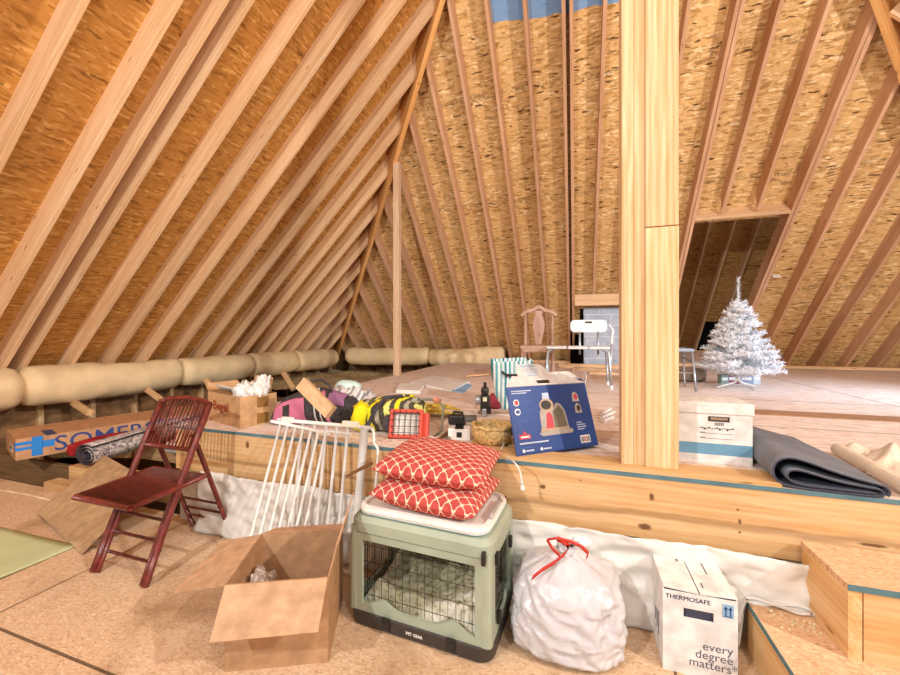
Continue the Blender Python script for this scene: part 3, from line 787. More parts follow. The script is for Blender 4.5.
def wad(u, v):
    x, y = -.13 + (u - .5) * .1, .06 + (v - .5) * .22
    e = min(u, 1 - u, v, 1 - v)
    return (x, y, .01 + min(1, e * 5) * (.25 - .12 * u + .05 * nz((x, y, 2), 12) + .02 * nz((x, y, 8), 40)))
m.grid(36, 36, wad)
def bubble():
    t = NT('bubble_wrap', .25, .5); vo = t.voro(t.coord(), 60); t.color(t.ramp(vo.outputs['Distance'], [(.1, 'f2eeea'), (.7, 'a89c94')])); t.bump(vo.outputs['Distance'], .4, .01); return t.m
o = m.build('bubble_wrap', bubble(), smooth=True); o.matrix_world = Matrix.Translation((-1.148, 1.338, .008)) @ Matrix.Rotation(math.atan2(.155, .334), 4, 'Z')
tag(o, 'crumpled bubble wrap inside the open cardboard box', 'bubble wrap')

# ---- white safety gate
g = thing('safety_gate', 'white metal safety gate leaning against the deck edge', 'gate', (-1.388, 1.77, 0))
def gp(x, v, yb=-.03, yt=.088, ht=.735): return Vector((x, yb + (yt - yb) * v, .008 + ht * v))
m = MB()
for (x0, x1, v, r) in ((-.3, .33, 1, .011), (-.3, .2, .945, .009), (-.3, .33, 0, .011)): MB().tube([gp(x0, v), gp(x1, v)], r, 8).build('rail', M_WHITE, g, smooth=True)
for x in (-.12, -.04, .04, .11, .18):
    MB().tube([gp(x, .01), gp(x, .99)], .0095, 8).build('bar', M_WHITE, g, smooth=True)
MB().tube([gp(.285, 0), gp(.285, 1)], .023, 10).build('side_tube', M_WHITE, g, smooth=True)
MB().tube([gp(.33, 1), gp(.345, .97), gp(.35, .9), gp(.375, .86), gp(.38, .8), gp(.38, .1)], .007, 8).build('bent_rod', M_WHITE, g, smooth=True)
m = MB().rbox(gp(.2, 1.0) + Vector((0, -.005, .012)), (.1, .026, .034), .006); m.build('latch', plain('cream_latch', 'e8dcc6', .5), g)
m = MB().rbox(gp(-.22, 1.0) + Vector((0, -.012, .008)), (.08, .026, .034), .006); m.build('latch', M_WHITE, g)
def gq(x, v): return gp(x + .01, v, -.22, .06, .715)
for (p, q) in ((gq(-.34, 1.02), gq(.07, .97)), (gq(-.3, 0), gq(.1, 0))): MB().tube([p, q], .010, 8).build('door_rail', M_WHITE, g, smooth=True)
for x in (-.27, -.215, -.16, -.105, -.05, .0, .05): MB().tube([gq(x, 0.01), gq(x, 1 - .05 * (x + .3) )], .008, 8).build('door_bar', M_WHITE, g, smooth=True)

# ---- red folding chair
fc = thing('folding_chair', 'dark red lacquered folding chair with slatted back and seat', 'chair', (-2.22, 1.6, 0))
xl, xr = -.195, .195
def sp(x, v): # stile from front foot to back top, v by height
    return Vector((x, -.265 + .325 * v + .03 * v * v, .845 * v))
def rp(x, v): return Vector((x, .262 - .25 * v, .68 * v))
for x in (xl, xr):
    m = MB().tube([sp(x, v) + Vector((0, 0, .006)) for v in (0, .2, .4, .6, .8, 1)], .0165, 10).tube([sp(x - math.copysign(.03, x), v) + Vector((0, .004, .006)) for v in (0, .2, .4, .52)], .011, 8)
    for v in (.18, .36, .55, .74, .9): m.tube([sp(x, v - .004), sp(x, v + .004)], .0185, 10)
    m.build('stile', M_RED, fc, smooth=True)
    m = MB().tube([rp(x - math.copysign(.035, x), v) + Vector((0, 0, .006)) for v in (0, .5, 1)], .0135, 8)
    for v in (.3, .62): m.tube([rp(x - math.copysign(.035, x), v - .005), rp(x - math.copysign(.035, x), v + .005)], .0155, 8)
    m.build('rear_leg', M_RED, fc, smooth=True)
for v in (.12, .225, .33): MB().tube([sp(xl, v), sp(xr, v)], .008, 8).build('front_rung', M_REDD, fc, smooth=True)
for v in (.14, .23, .33): MB().tube([rp(xl + .035, v), rp(xr - .035, v)], .0075, 8).build('rear_rung', M_REDD, fc, smooth=True)
m = MB(); S0, S1, SZ = -.335, .05, .425
m.tube([(xl - .01, S0, SZ), (xr + .01, S0, SZ)], .019, 8, sq=.7).tube([(xl - .01, S1, SZ + .02), (xr + .01, S1, SZ + .02)], .016, 8, sq=.7)
m.tube([(xl - .01, S0, SZ), (xl - .01, S1, SZ + .02)], .018, 8, sq=.8).tube([(xr + .01, S0, SZ), (xr + .01, S1, SZ + .02)], .018, 8, sq=.8)
m.build('seat_frame', M_RED, fc, smooth=True)
m = MB()
for k in range(26):
    x = xl + .012 + (xr - xl - .024) * k / 25; m.tube([(x, S0 + .01, SZ + .006), (x, S1 - .01, SZ + .025)], .0072, 6)
m.build('seat_slats', M_REDD, fc, smooth=True)
m = MB().tube([sp(xl, .70), sp(xl, .45) + Vector((.03, -.02, 0)), (xl + .03, S0 + .12, SZ - .01)], .006, 6); 
MB().tube([sp(xl, .72), sp(xr, .72)], .012, 8).build('back_rail', M_RED, fc, smooth=True)
MB().tube([sp(xl, 1.0), sp(xl + .06, 1.02), sp(0, 1.035), sp(xr - .06, 1.02), sp(xr, 1.0)], .014, 8).build('back_rail', M_RED, fc, smooth=True)
for k in range(13):
    x = xl + .035 + (xr - xl - .07) * k / 12
    MB().tube([sp(x, .725), sp(x, 1.01 + .02 * (1 - (x / xr) ** 2))], .0055 if k not in (0, 2, 10, 12) else .009, 6).build('back_slat', M_RED if k % 2 else M_REDD, fc, smooth=True)

# ---- leaning cardboard sheet, green sheet
m = MB().slab([(-2.66, 1.42, .004), (-2.73, 1.84, .255), (-3.58, 2.06, .28), (-3.52, 1.63, .02)], .004); o = m.build('cardboard_sheet', cardboard('grey_brown_card', 'c2a27c')); tag(o, 'flat tan cardboard sheet propped behind the red chair', 'cardboard')
m = MB()
def gs(u, v):
    x, y = -3.75 + u * .98 - .03 * v, .62 + v * .83 + .02 * u
    return (x, y, .006 + .022 * max(0, u - .75) * 4 * (.5 + .5 * math.sin(v * 5)) * .6)
m.grid(30, 20, gs); o = m.build('green_sheet', plain('pale_green_paper', 'c2c89c', .8, .15, .06, 3), smooth=True, solid=.003); tag(o, 'pale green sheet lying flat on the lower floor at the left edge', 'sheet')
m = MB().tube([at(x, y, z=.004) for x, y in ((-20, 487), (0, 490), (25, 494), (50, 500))], .006, 6); o = m.build('cord', plain('cream_cord', 'e6d2ac', .8)); tag(o, 'thin cream cord lying on the floor edge above the green sheet', 'cord')

# ---- timbers, long carton, rugs at the far left
def timber(x0, x1, y, z, w, h, rz, lab):
    m = MB().box((0, 0, 0), (x1 - x0, w, h)); o = m.build('timber_block', M_BLK, bevel=.004); o.location = ((x0 + x1) / 2, y, z + h / 2); o.rotation_euler = (0, 0, rz); tag(o, lab, 'timber')
timber(-4.05, -2.82, 2.12, .0, .13, .145, -.02, 'upper timber block under the rolled rug at the floor edge')
timber(-4.1, -3.0, 1.985, .0, .1, .055, .01, 'low timber block along the floor edge in front of the other timber')
timber(-5.1, -4.25, 2.6, .0, .1, .145, .3, 'timber block in the dark bay under the long carton')
timber(-4.4, -3.1, 2.75, .0, .1, .14, .0, 'timber block under the folded cloths behind the red chair')
m = MB().rbox((0, 0, .006), (.1, .05, .012), .004); o = m.build('paper_scrap', M_WHITE); o.location = (-3.75, 1.985, .056); o.rotation_euler = (0, 0, .3); tag(o, 'small white scrap lying on the low timber block', 'scrap')
cb = thing('long_carton', 'long brown carton with blue tape and large blue lettering along the left eave', 'box', (-4.64, 2.0, .147), -math.radians(17.5))
L, Wd, Hh = 1.72, .6, .185
M_TAPE = plain('blue_tape', '2f86d6', .5, .3, .05); M_TAPED = plain('navy_tape', '2c3f74', .5, .3, .05); M_LET = plain('blue_lettering', '3c4f86', .6, .2, .04)
M_CP = cardboard('pink_brown_card', 'cb9a72')
m = MB().box((-Wd / 2, L / 2, Hh / 2), (Wd, L, Hh))
m.text('SOMERSET', face_m((.0012, .74, .088), (0, 1, 0), (0, 0, 1)), .195, 1, bold=.001, sx=1.1)
m.build('body', [M_CP, M_LET], cb, bevel=.004)
m = MB()
m.box((.001, .13, .1), (.003, .07, .17)).box((.001, .05, .14), (.0025, .1, .03)).box((.001, .05, .095), (.0025, .1, .028)).box((.001, .2, .11), (.003, .08, .06)).box((-.03, -.001, .12), (.06, .003, .06))
m.build('tape', M_TAPE, cb)
m = MB().box((-.12, .22, Hh + .001), (.26, .07, .003)).box((-.03, 1.02, Hh + .001), (.06, .08, .003)).box((.001, 1.02, Hh - .015), (.003, .08, .03)); m.build('tape', M_TAPED, cb)
m = MB().box((-.25, -.001, .07), (.16, .002, .06)); 
for k in range(7): m.box((-.3 + .017 * k, -.0022, .075), (.006 + .003 * (k % 2), .001, .035), 1)
m.build('barcode_label', [M_WHITE, M_BLACK], cb)
def rugmat():
    t = NT('grey_rug', .95, .05); n = t.noise(t.coord(), 22, 4, 1.5); t.color(t.ramp(n.outputs[0], [(.38, '6f6a6e'), (.5, 'b7aca8'), (.62, 'd8cfc8')])); t.bump(n.outputs[0], .3, .01); return t.m
rg = thing('rolled_rug', 'rolled grey patterned rug with dark backing in front of the long carton', 'rug', (-3.86, 2.08, .247))
ax = Vector((-.19, 1.15, .03))
m = MB()
NP = 70
def spiral(u):
    a = u * 2 * PI * 2.6; r = .1 - .026 * a / (2 * PI); return r * math.cos(a + 1) * 1.4, r * math.sin(a + 1) * .95
vs = []
for j in range(13):
    for i in range(NP + 1):
        x, z = spiral(i / NP); c = ax * (j / 12); k = 1 + .05 * nz((x * 9, z * 9, j * .4)); vs.append((c.x + x * k, c.y, c.z + z * k))
m.add(vs, [(j * (NP + 1) + i, (j + 1) * (NP + 1) + i, (j + 1) * (NP + 1) + i + 1, j * (NP + 1) + i + 1) for j in range(12) for i in range(NP)])
o = m.build('rug', [rugmat(), plain('dark_backing', '4b454c', .9, .1, .3, 40)], rg, smooth=True)
md = o.modifiers.new('thickness', 'SOLIDIFY'); md.thickness = .012; md.offset = -1; md.material_offset = 1; md.material_offset_rim = 1
def softbox(name, mat, loc, size, rot, lab, cat, seed=0, amp=.12, parent=None, group=None, n=22, p=.5, sub=None):
    """cloth-like lump: superellipsoid with folds"""
    m = MB()
    def f(u, v):
        a, b = 2 * PI * u, PI * (v - .5)
        sgn = lambda q, e: math.copysign(abs(q) ** e, q)
        x, y, z = sgn(math.cos(b), p) * sgn(math.cos(a), p), sgn(math.cos(b), p) * sgn(math.sin(a), p), sgn(math.sin(b), p)
        k = 1 + amp * nz((x * 1.5 + seed, y * 1.5, z * 1.5), 1.6) + amp * .45 * nz((x * 2, y * 2 + seed, z * 2), 4.5)
        return (x * size[0] / 2 * k, y * size[1] / 2 * k, max(-size[2] / 2, z * size[2] / 2 * k))
    m.grid(n * 2, n, f, wrapu=True)
    o = m.build(name, mat, parent, smooth=True); o.location = loc; o.rotation_euler = rot
    if lab: tag(o, lab, cat, group)
    return o
M_REDC = plain('red_cloth', 'a02a2c', .8, .1, .2); M_WHC = stripes('white_grey_cloth', ['e8e2da', 'c9c1b8', 'eee9e2', 'a9a29c'], 2, .03, .03)
softbox('red_cloth', M_REDC, (-4.17, 2.36, .245), (.13, .5, .12), (0, 0, .12), 'red rolled cloth between the long carton and the rolled rug', 'cloth', 3, .15)
softbox('folded_cloth', M_WHC, (-3.42, 2.72, .2), (.5, .34, .12), (0, 0, .1), 'folded white and grey cloths behind the red chair', 'cloth', 5, .1)
softbox('red_bag', M_REDC, (-3.26, 2.62, .315), (.24, .18, .11), (0, .3, .3), 'small red cloth bag on the folded cloths behind the red chair', 'bag', 9, .1)
# ================================================================== THINGS ON THE RAISED DECK
# ---- navy appliance carton, walls leaning back, white flaps up
yaw, tl, L, W, D = math.radians(40), math.radians(18), .34, .51, .2
vb = thing('appliance_carton', 'navy blue printed carton with open white flaps at the deck edge left of the post', 'box', (-.275, 1.887, P + .019), yaw)
Rt = Matrix.Rotation(-tl, 3, 'X')
M_NB = plain('navy_carton', '294582', .45, .35, .12, 3); M_PINKP = plain('red_print', 'c0454e', .5, .3, .05)
M_CARDW = cardboard('white_flap_card', 'ddd7d2'); M_MIDB = plain('mid_blue_print', '3d62a2', .5, .3, .1); M_GR = plain('grey_print_soft', 'a9a096', .5, .3, .1); M_DK = plain('dark_print', '3b342f', .5, .3, .1); M_BG = plain('beige_print', 'b99f87', .5, .3, .1)
def fv(x, z, y=0): return Rt @ Vector((x, y, z)) if False else Vector((x, y + z * math.tan(tl) * math.cos(tl), z * math.cos(tl)))
m = MB()
def wall(a, b, t=.004):
    m.slab([fv(a[0], 0, a[1]), fv(b[0], 0, b[1]), fv(b[0], L, b[1]), fv(a[0], L, a[1])], t)
DV = (.113, .165)            # the carton has slumped sideways
wall((0, 0), (W, 0), -.004); wall((W, 0), (W + DV[0], DV[1]), -.004); wall((W + DV[0], DV[1]), DV, -.004); wall(DV, (0, 0), -.004)
m.slab([(0, 0, .002), (W, 0, .002), (W + DV[0], DV[1], .002), (DV[0], DV[1], .002)], .004)
E_ = .0015
def quad(x0, z0, x1, z1, mat, e=E_): m.add([fv(x0, z0, -e), fv(x1, z0, -e), fv(x1, z1, -e), fv(x0, z1, -e)], [(0, 1, 2, 3)], mat)
def disc(cx, cz, rx_, rz_, mat, e=E_, n=20): m.add([fv(cx + rx_ * math.cos(2 * PI * k / n), cz + rz_ * math.sin(2 * PI * k / n), -e) for k in range(n)], [tuple(range(n))], mat)
def pgon(pts, mat, e=E_): m.add([fv(x, z, -e) for x, z in pts], [tuple(range(len(pts)))], mat)
# left column of small white print and round marks
for z, w_ in ((.315, .12), (.304, .09)): quad(.025, z, .025 + w_, z + .005, 4)
for i, z in enumerate((.258, .212)):
    disc(.045, z, .017, .017, 1); disc(.046, z, .012, .010 if i else .013, 3 if not i else 0, .0022)
    for k in range(2): quad(.075, z + .003 - k * .012, .075 + .06 - .012 * k, z + .0065 - k * .012, 2)
for k, (z, w_) in enumerate(((.168, .075), (.158, .06), (.142, .03), (.128, .07), (.118, .055))): quad(.035, z, .035 + w_, z + .0045, 2)
quad(.032, .076, .098, .098, 3); pgon([(.05, .1), (.08, .1), (.065, .116)], 3); quad(.04, .083, .09, .09, 1, .0022)
quad(.028, .052, .2, .059, 4); quad(.028, .032, .1, .037, 2)
for x in (.045, .15): disc(x, .02, .008, .008, 1); quad(x + .012, .016, x + .06, .023, 4)
# the machine pictured on the carton
pgon([(.16, .1), (.36, .105), (.37, .09), (.35, .082), (.175, .08), (.155, .09)], 5)
pgon([(.17, .1), (.345, .104), (.335, .2), (.315, .235), (.29, .245), (.27, .225), (.25, .24), (.2, .235), (.175, .2)], 5)
pgon([(.255, .105), (.335, .108), (.325, .2), (.3, .232), (.275, .21), (.255, .2)], 7, .002)
pgon([(.2, .105), (.25, .105), (.25, .18), (.235, .2), (.215, .19)], 3, .002)
disc(.225, .235, .045, .034, 8, .0024); disc(.222, .236, .032, .024, 6, .003)
pgon([(.165, .115), (.345, .117), (.345, .106), (.165, .102)], 8, .0026)
pgon([(.205, .262), (.25, .262), (.25, .3), (.21, .3)], 4, .0012)
for x, z in ((.42, .262), (.425, .2)):
    pgon([(x - .022, z - .02), (x + .024, z - .02), (x + .018, z + .022), (x - .004, z + .034), (x - .018, z + .018)], 5); disc(x + .003, z + .006, .012, .017, 6 if z < .25 else 3, .002)
for k, w_ in enumerate((.035, .055, .06, .045)): quad(.395, .128 - k * .012, .395 + w_, .133 - k * .012, 4)
quad(.4, .022, .465, .062, 1)
for k in range(9): quad(.405 + .0065 * k, .028, .408 + .0065 * k + .0015 * (k % 2), .055, 3 if 3 <= k <= 5 else 6, .0022)
m.build('body', [M_NB, M_WHITE, M_MIDB, M_PINKP, plain('pale_print', 'b9c4d8', .5, .3, .1), M_GR, M_DK, plain('olive_print', '6e6654', .5, .3, .1), M_BG], vb)
def fp(x, z, ang, zz):  # point on a flap hinged at the top front edge
    b = fv(x, L); return b + Vector((0, math.sin(ang) * z, math.cos(ang) * z))
A0 = math.radians(52)
pts = [(0, 0), (.07, .075), (.105, .072), (.135, .15), (.145, .165), (.285, .165), (.3, .15), (.34, .06), (.375, .085), (.39, .08), (W, 0)]
m = MB()
fr = [fp(x, z, A0, 0) for x, z in pts]
n = Vector((0, -math.cos(A0), math.sin(A0))) * .004
k = len(fr); m.add(fr + [p + n for p in fr], [tuple(range(k)), tuple(range(k, 2 * k))[::-1]] + [(i, (i + 1) % k, (i + 1) % k + k, i + k) for i in range(k)])
def fq(x0, z0, x1, z1, mt): m.add([fp(x, z, A0, 0) + n * 1.3 for x, z in ((x0, z0), (x1, z0), (x1, z1), (x0, z1))], [(0, 1, 2, 3)], mt)
fq(.2, .01, .28, .034, 1); fq(.2, .0, .28, .012, 2)
fq(.16, .142, .25, .152, 3)
for q in range(4): fq(.17, .12 - q * .016, .17 + .09 - .01 * q, .124 - q * .016, 3)
m.build('handle_flap', [M_CARDW, M_DK, M_WHITE, M_LBL], vb)
MB().slab([fv(W, L, 0), fv(W + DV[0], L, DV[1]), fv(W + DV[0], L, DV[1]) + Vector((.03, 0, .05)), fv(W, L, 0) + Vector((.03, .02, .04))], .004).build('flap', M_CARDW, vb)
MB().slab([fv(DV[0], L, DV[1]), fv(W + DV[0], L, DV[1]), fv(W + DV[0], L, DV[1]) + Vector((-.06, .05, .04)), fv(DV[0], L, DV[1]) + Vector((.12, .05, .04))], .004).build('flap', M_CARDW, vb)

# ---- white file box
fb = thing('file_box', 'white lidded file box with blue stripe behind the foot of the thick post', 'box', (.613, 2.24, P))
w, d, h = .34, .2, .275
M_FW = cardboard('white_file_card', 'e9e4e0'); M_STR = plain('steel_blue_print', '6f9db8', .6, .2, .06)
m = MB().box((0, 0, .02), (w, d, .04)).box((0, 0, .067), (w, d, .054), 1).box((0, 0, .17), (w, d, .152))
Y = -d / 2 - .001
m.rbox((.035, Y, .212), (.088, .004, .024), .0019, 2); m.box((.035, Y - .002, .214), (.07, .002, .012), 3)
for i in range(5): m.box((.021 + .008 * i, Y, .188), (.0055, .0012, .014), 4)
for i in range(14):
    x = -.045 + .0105 * i; m.box((x, Y, .166 + .003 * math.sin(i * 2.1)), (.0075 if i % 5 else .003, .0012, .004 + .003 * (i % 3)), 2, rot=(0, .5 * math.sin(i * 1.7), 0))
for z in (.142, .118): m.box((.025, Y, z), (.13, .001, .0018), 4); m.box((-.032, Y, z + .003), (.02, .001, .004), 4)
m.build('body', [M_FW, M_STR, M_DK, plain('slot_tan', 'a08674', .8), plain('grey_marks', '8f8988', .7)], fb)
m = MB().box((0, 0, .262), (w + .012, d + .012, .05)).box((0, 0, .288), (w + .006, d + .006, .004)); m.build('lid', M_FW, fb, bevel=.003)

# ---- folded grey mat
M_MAT = plain('grey_rubber', '757982', .7, .3, .12, 5)
M_MATU = plain('dark_rubber', '4a4d5a', .85, .15, .15, 60)
prof = []
def add_prof(ps): prof.extend(ps)
# cross-section from the inner curl outwards (x to the right, z up)
inner = [(.36, .022), (.25, .024), (.16, .028), (.09, .032), (.055, .042), (.045, .058), (.055, .072), (.085, .075), (.14, .064), (.22, .045), (.3, .034)]
outer = [(.335, .030), (.352, .024), (.355, .014), (.345, .006), (.3, .004), (.2, .004), (.1, .005), (.035, .012), (.008, .035), (.002, .065), (.012, .095), (.04, .112), (.08, .112), (.14, .095), (.22, .068), (.3, .05), (.352, .044), (.372, .034), (.376, .018)]
secs = [(.36 - .02, .018)] 
curve = [(.34, .016), (.2, .017), (.12, .018), (.07, .026), (.052, .045), (.06, .064), (.09, .068), (.14, .058), (.22, .04), (.3, .03), (.345, .026), (.358, .018), (.352, .008), (.3, .005), (.2, .005), (.1, .006), (.04, .012), (.01, .032), (.002, .065), (.014, .096), (.045, .113), (.085, .112), (.14, .097), (.22, .072), (.3, .052), (.36, .040), (.376, .024), (.37, .008)]
def cr(ps, n):
    out = []
    for i in range(len(ps) - 1):
        p0, p1, p2, p3 = [Vector((*ps[max(0, min(len(ps) - 1, i + k))], 0)) for k in (-1, 0, 1, 2)]
        for q in range(n):
            t = q / n; out.append(.5 * ((2 * p1) + (p2 - p0) * t + (2 * p0 - 5 * p1 + 4 * p2 - p3) * t * t + (3 * p1 - p0 - 3 * p2 + p3) * t ** 3))
    out.append(Vector((*ps[-1], 0))); return out
cv = cr(curve, 5); m = MB(); N = len(cv); ny = 14; vs = []
for j in range(ny + 1):
    v = j / ny
    for p in cv:
        zz = p.y * (1 - .1 * v)
        vs.append((p.x * .93 + .045 * v + .02 * v * math.sin(v * 5), v * .74, zz + .003))
m.add(vs, [(j * N + i, j * N + i + 1, (j + 1) * N + i + 1, (j + 1) * N + i) for j in range(ny) for i in range(N - 1)])
o = m.build('rubber_mat', [M_MAT, M_MATU], None, smooth=True); o.location = (.762, 1.885, P + .001); o.rotation_euler = (0, 0, -.03)
md = o.modifiers.new('thickness', 'SOLIDIFY'); md.thickness = .007; md.offset = 1; md.material_offset = 1; md.material_offset_rim = 1
tag(o, 'dark grey rubber mat folded over in a flat roll at the deck edge', 'mat')
# ---- kraft paper roll and crumpled paper
M_PAP = plain('kraft_paper', 'e2d3bf', .8, .2, .08, 6)
a, b = at(838, 449, z=P + .03), at(915, 492, z=P + .03)
m = MB().tube([a, a.lerp(b, .5), b], .03, 14); o = m.build('paper_roll', M_PAP, smooth=False); tag(o, 'rolled tan paper lying on the deck behind the grey mat', 'paper roll')
m = MB(); c0 = at(872, 466, z=P + .02)
def crum(u, v):
    x, y = (u - .5) * .3, (v - .5) * .46
    z = .035 + .055 * abs(nz((x, y, 1), 8)) * 2 + .05 * nz((x, y, 6), 16)
    return (x + .02 * nz((x, y, 3), 9), y, max(.004, z) * (.25 + 3 * min(u, 1 - u, v, 1 - v)))
m.grid(26, 34, crum); o = m.build('crumpled_paper', M_PAP, solid=.001); o.location = (c0.x + .13, c0.y + .06, P); o.rotation_euler = (0, 0, -.3); tag(o, 'crumpled tan paper beside the paper roll at the right edge', 'paper')
# white rods left of the post
for i, (a, b) in enumerate((((601, 414), (611, 409)), ((601, 418), (614, 412)), ((603, 421), (613, 417)))):
    m = MB().tube([at(*a, z=P + .012), at(*b, z=P + .012)], .011, 8); o = m.build('white_rod', M_WHITE, smooth=True)
    tag(o, f'short white rod on the deck left of the thick post, {("farthest","middle","nearest")[i]} of three', 'rod', 'white rods left of the post')
m = MB().tube([at(604, 445, z=P + .022), at(616, 450, z=P + .022)], .004, 6); o = m.build('white_stick', M_WHITE); tag(o, 'thin white stick on the deck between the navy carton and the post', 'stick')

# ---- brown carton with red lettering
lx = Vector((.45, -.14, 0)).normalized(); ang = math.atan2(lx.y, lx.x)
rb_ = thing('cardboard_box', 'small open brown box with red lettering at the left end of the deck', 'box', (-2.3, 2.02, P), ang)
w, d, h = .46, .25, .205
M_BX = cardboard('tan_box', 'd0a67a')
m = MB(); m.box((0, 0, h / 2), (w, .004, h)).box((0, d, h / 2), (w, .004, h)).box((-w / 2, d / 2, h / 2), (.004, d, h)).box((w / 2, d / 2, h / 2), (.004, d, h)).box((0, d / 2, .003), (w, d, .005))
m.text('Begel', face_m((-.035, -.0035, .115), (1, 0, 0), (0, 0, 1)), .085, 1, bold=.003, sx=1.25)
m.box((w / 2 + .003, .15, .155), (.002, .08, .07), 2).box((w / 2 + .003, .15, .045), (.002, .08, .07), 2)
m.build('body', [M_BX, plain('brown_red_print', 'a0462e', .7), plain('brown_patch', '936a35', .7)], rb_)
MB().slab([(-.1, d, h), (.16, d, h), (.15, d + .02, h + .1), (-.09, d + .02, h + .1)], .004).build('flap', M_BX, rb_)
MB().slab([(-w / 2, 0, h), (-w / 2, d, h), (-w / 2 - .06, d - .02, h + .05), (-w / 2 - .06, .02, h + .05)], .004).build('flap', M_BX, rb_)
def inbox(x, y, z): q = Matrix.Rotation(ang, 3, 'Z') @ Vector((x, y, z)); return q + Vector((-2.3, 2.02, P))
m = MB().lathe([(.03, 0), (.06, .004), (.095, .02), (.1, .024), (.094, .023), (.058, .009), (.0, .007)], (0, 0, 0), 24)
o = m.build('white_plate', M_WHITE, smooth=True); o.location = inbox(-.1, .08, .205); o.rotation_euler = (-.35, .1, 0); tag(o, 'white plate lying on top inside the small brown box', 'plate')
softbox('plastic_bag', M_POLY, inbox(.115, .11, .19), (.17, .14, .18), (.2, .3, .4), 'clear white plastic bag bulging out of the small brown box', 'bag', 12, .5, p=.8)
softbox('plastic_bag', M_POLY, inbox(.19, .16, .23), (.1, .1, .19), (0, .3, .4), 'smaller peak of clear plastic wrap at the right of the small brown box', 'bag', 31, .5, p=.9)

# ---- pink and black sports bag
M_CHAR = plain('charcoal_fabric', '4a4648', .85, .1, .2, 40); M_PINK = plain('pink_fabric', 'd9809f', .8, .15, .1); M_SILV = plain('silver_piping', 'c9c4c6', .5, .4, .1); M_MAUV = plain('mauve_fabric', '9d6f93', .8, .1, .15)
sb = thing('sports_bag', 'pink and charcoal sports bag slumped behind the white gate', 'bag', (-1.70, 2.27, P), math.atan2(.31, .95))
m = MB()
def sbf(u, v):
    # u around the section, v along the length
    a = 2 * PI * u; x = -.29 + .58 * v
    e = min(v, 1 - v); k = min(1, (e / .12 + .15)) ** .5 if e < .12 else 1
    hgt = (.17 + .07 * math.exp(-((v - .45) / .3) ** 2)) * (.55 + .45 * k); wd = .26 * (.6 + .4 * k)
    c, s = math.cos(a), math.sin(a); c = math.copysign(abs(c) ** .7, c); s = math.copysign(abs(s) ** .7, s)
    return (x + .06 * (s - .2) * (.5 - v), c * wd / 2 * (1 + .06 * nz((x * 4, c, s), 2)), hgt / 2 * (1 + s) * (1 + .05 * nz((x * 5, c, s + 4), 2)) + .002)
m.grid(40, 40, sbf, wrapu=True)
m.f.append(list(range(40))[::-1]); m.m.append(0); m.f.append([40 * 40 + i for i in range(40)]); m.m.append(0)
m.build('bag_body', M_CHAR, sb, smooth=True)
def onbag(v, u, e=.006):
    p = Vector(sbf(u, v)); q = Vector(sbf(u + .01, v)); r = Vector(sbf(u, min(1, v + .01)))
    n = (q - p).cross(r - p); n = n.normalized() if n.length > 1e-9 else Vector((0, -1, 0))
    if n.dot(p - Vector((p.x, 0, .1))) < 0: n = -n
    return p + n * e
def patch(nm, mat, v0, v1, u0, u1, e=.006, skew=0, parent=sb):
    g_ = MB(); g_.grid(10, 10, lambda a, b: onbag(v0 + (v1 - v0) * a + skew * b, u0 + (u1 - u0) * b, e)); return g_.build(nm, mat, parent, smooth=True, solid=.002)
patch('end_panel', M_PINK, .03, .38, .42, .68, .008, .06)
patch('strap', M_CHAR, .15, .22, .46, .68, .014, .05)
m = MB().tube([onbag(.46 + .1 * t, .30 + .4 * t, .012) for t in [i / 10 for i in range(11)]], .006, 6).tube([onbag(.52 + .1 * t, .30 + .4 * t, .012) for t in [i / 10 for i in range(11)]], .005, 6); m.build('piping', M_SILV, sb, smooth=True)
patch('stripe', M_PINK, .57, .61, .32, .70, .010, .1); patch('top_panel', M_MAUV, .66, .86, .22, .45, .008)
m = MB().tube([onbag(.3, .3, .01), onbag(.38, .27, .05), onbag(.5, .26, .06), onbag(.62, .27, .04), onbag(.68, .3, .01)], .008, 8); m.build('carry_handle', M_CHAR, sb, smooth=True)
# cardboard strip across the bag
a, b = at(304, 384, d=2.42), at(333, 413, d=2.33)
wv = Vector((.035, .02, .052))
m = MB().slab([a - wv * .6, b - wv * .6, b + wv * .6, a + wv * .6], .05); o = m.build('cardboard_strip', cardboard('pale_card', 'dcb68c')); tag(o, 'short tan cardboard block lying across the pink sports bag', 'cardboard')
# clothes heap
c = at(342, 392, d=2.75)
M_GRY = stripes('grey_white_fabric', ['d9d4d0', 'a59fa0', 'e6e2de', '8e888c', 'cfc9c6'], 0, .11, .2)
softbox('clothes_heap', M_GRY, (c.x, c.y + .1, P + .09), (.34, .3, .26), (0, 0, .4), 'grey and white clothing heaped behind the yellow striped bag', 'clothes', 4, .35, p=.8)
softbox('cap', plain('mint_fabric', 'c4dcd6', .8, .1), (c.x - .05, c.y + .16, P + .215), (.2, .16, .1), (0, .1, .2), 'pale mint cap on top of the grey clothing heap', 'cap', 8, .1, p=.9)
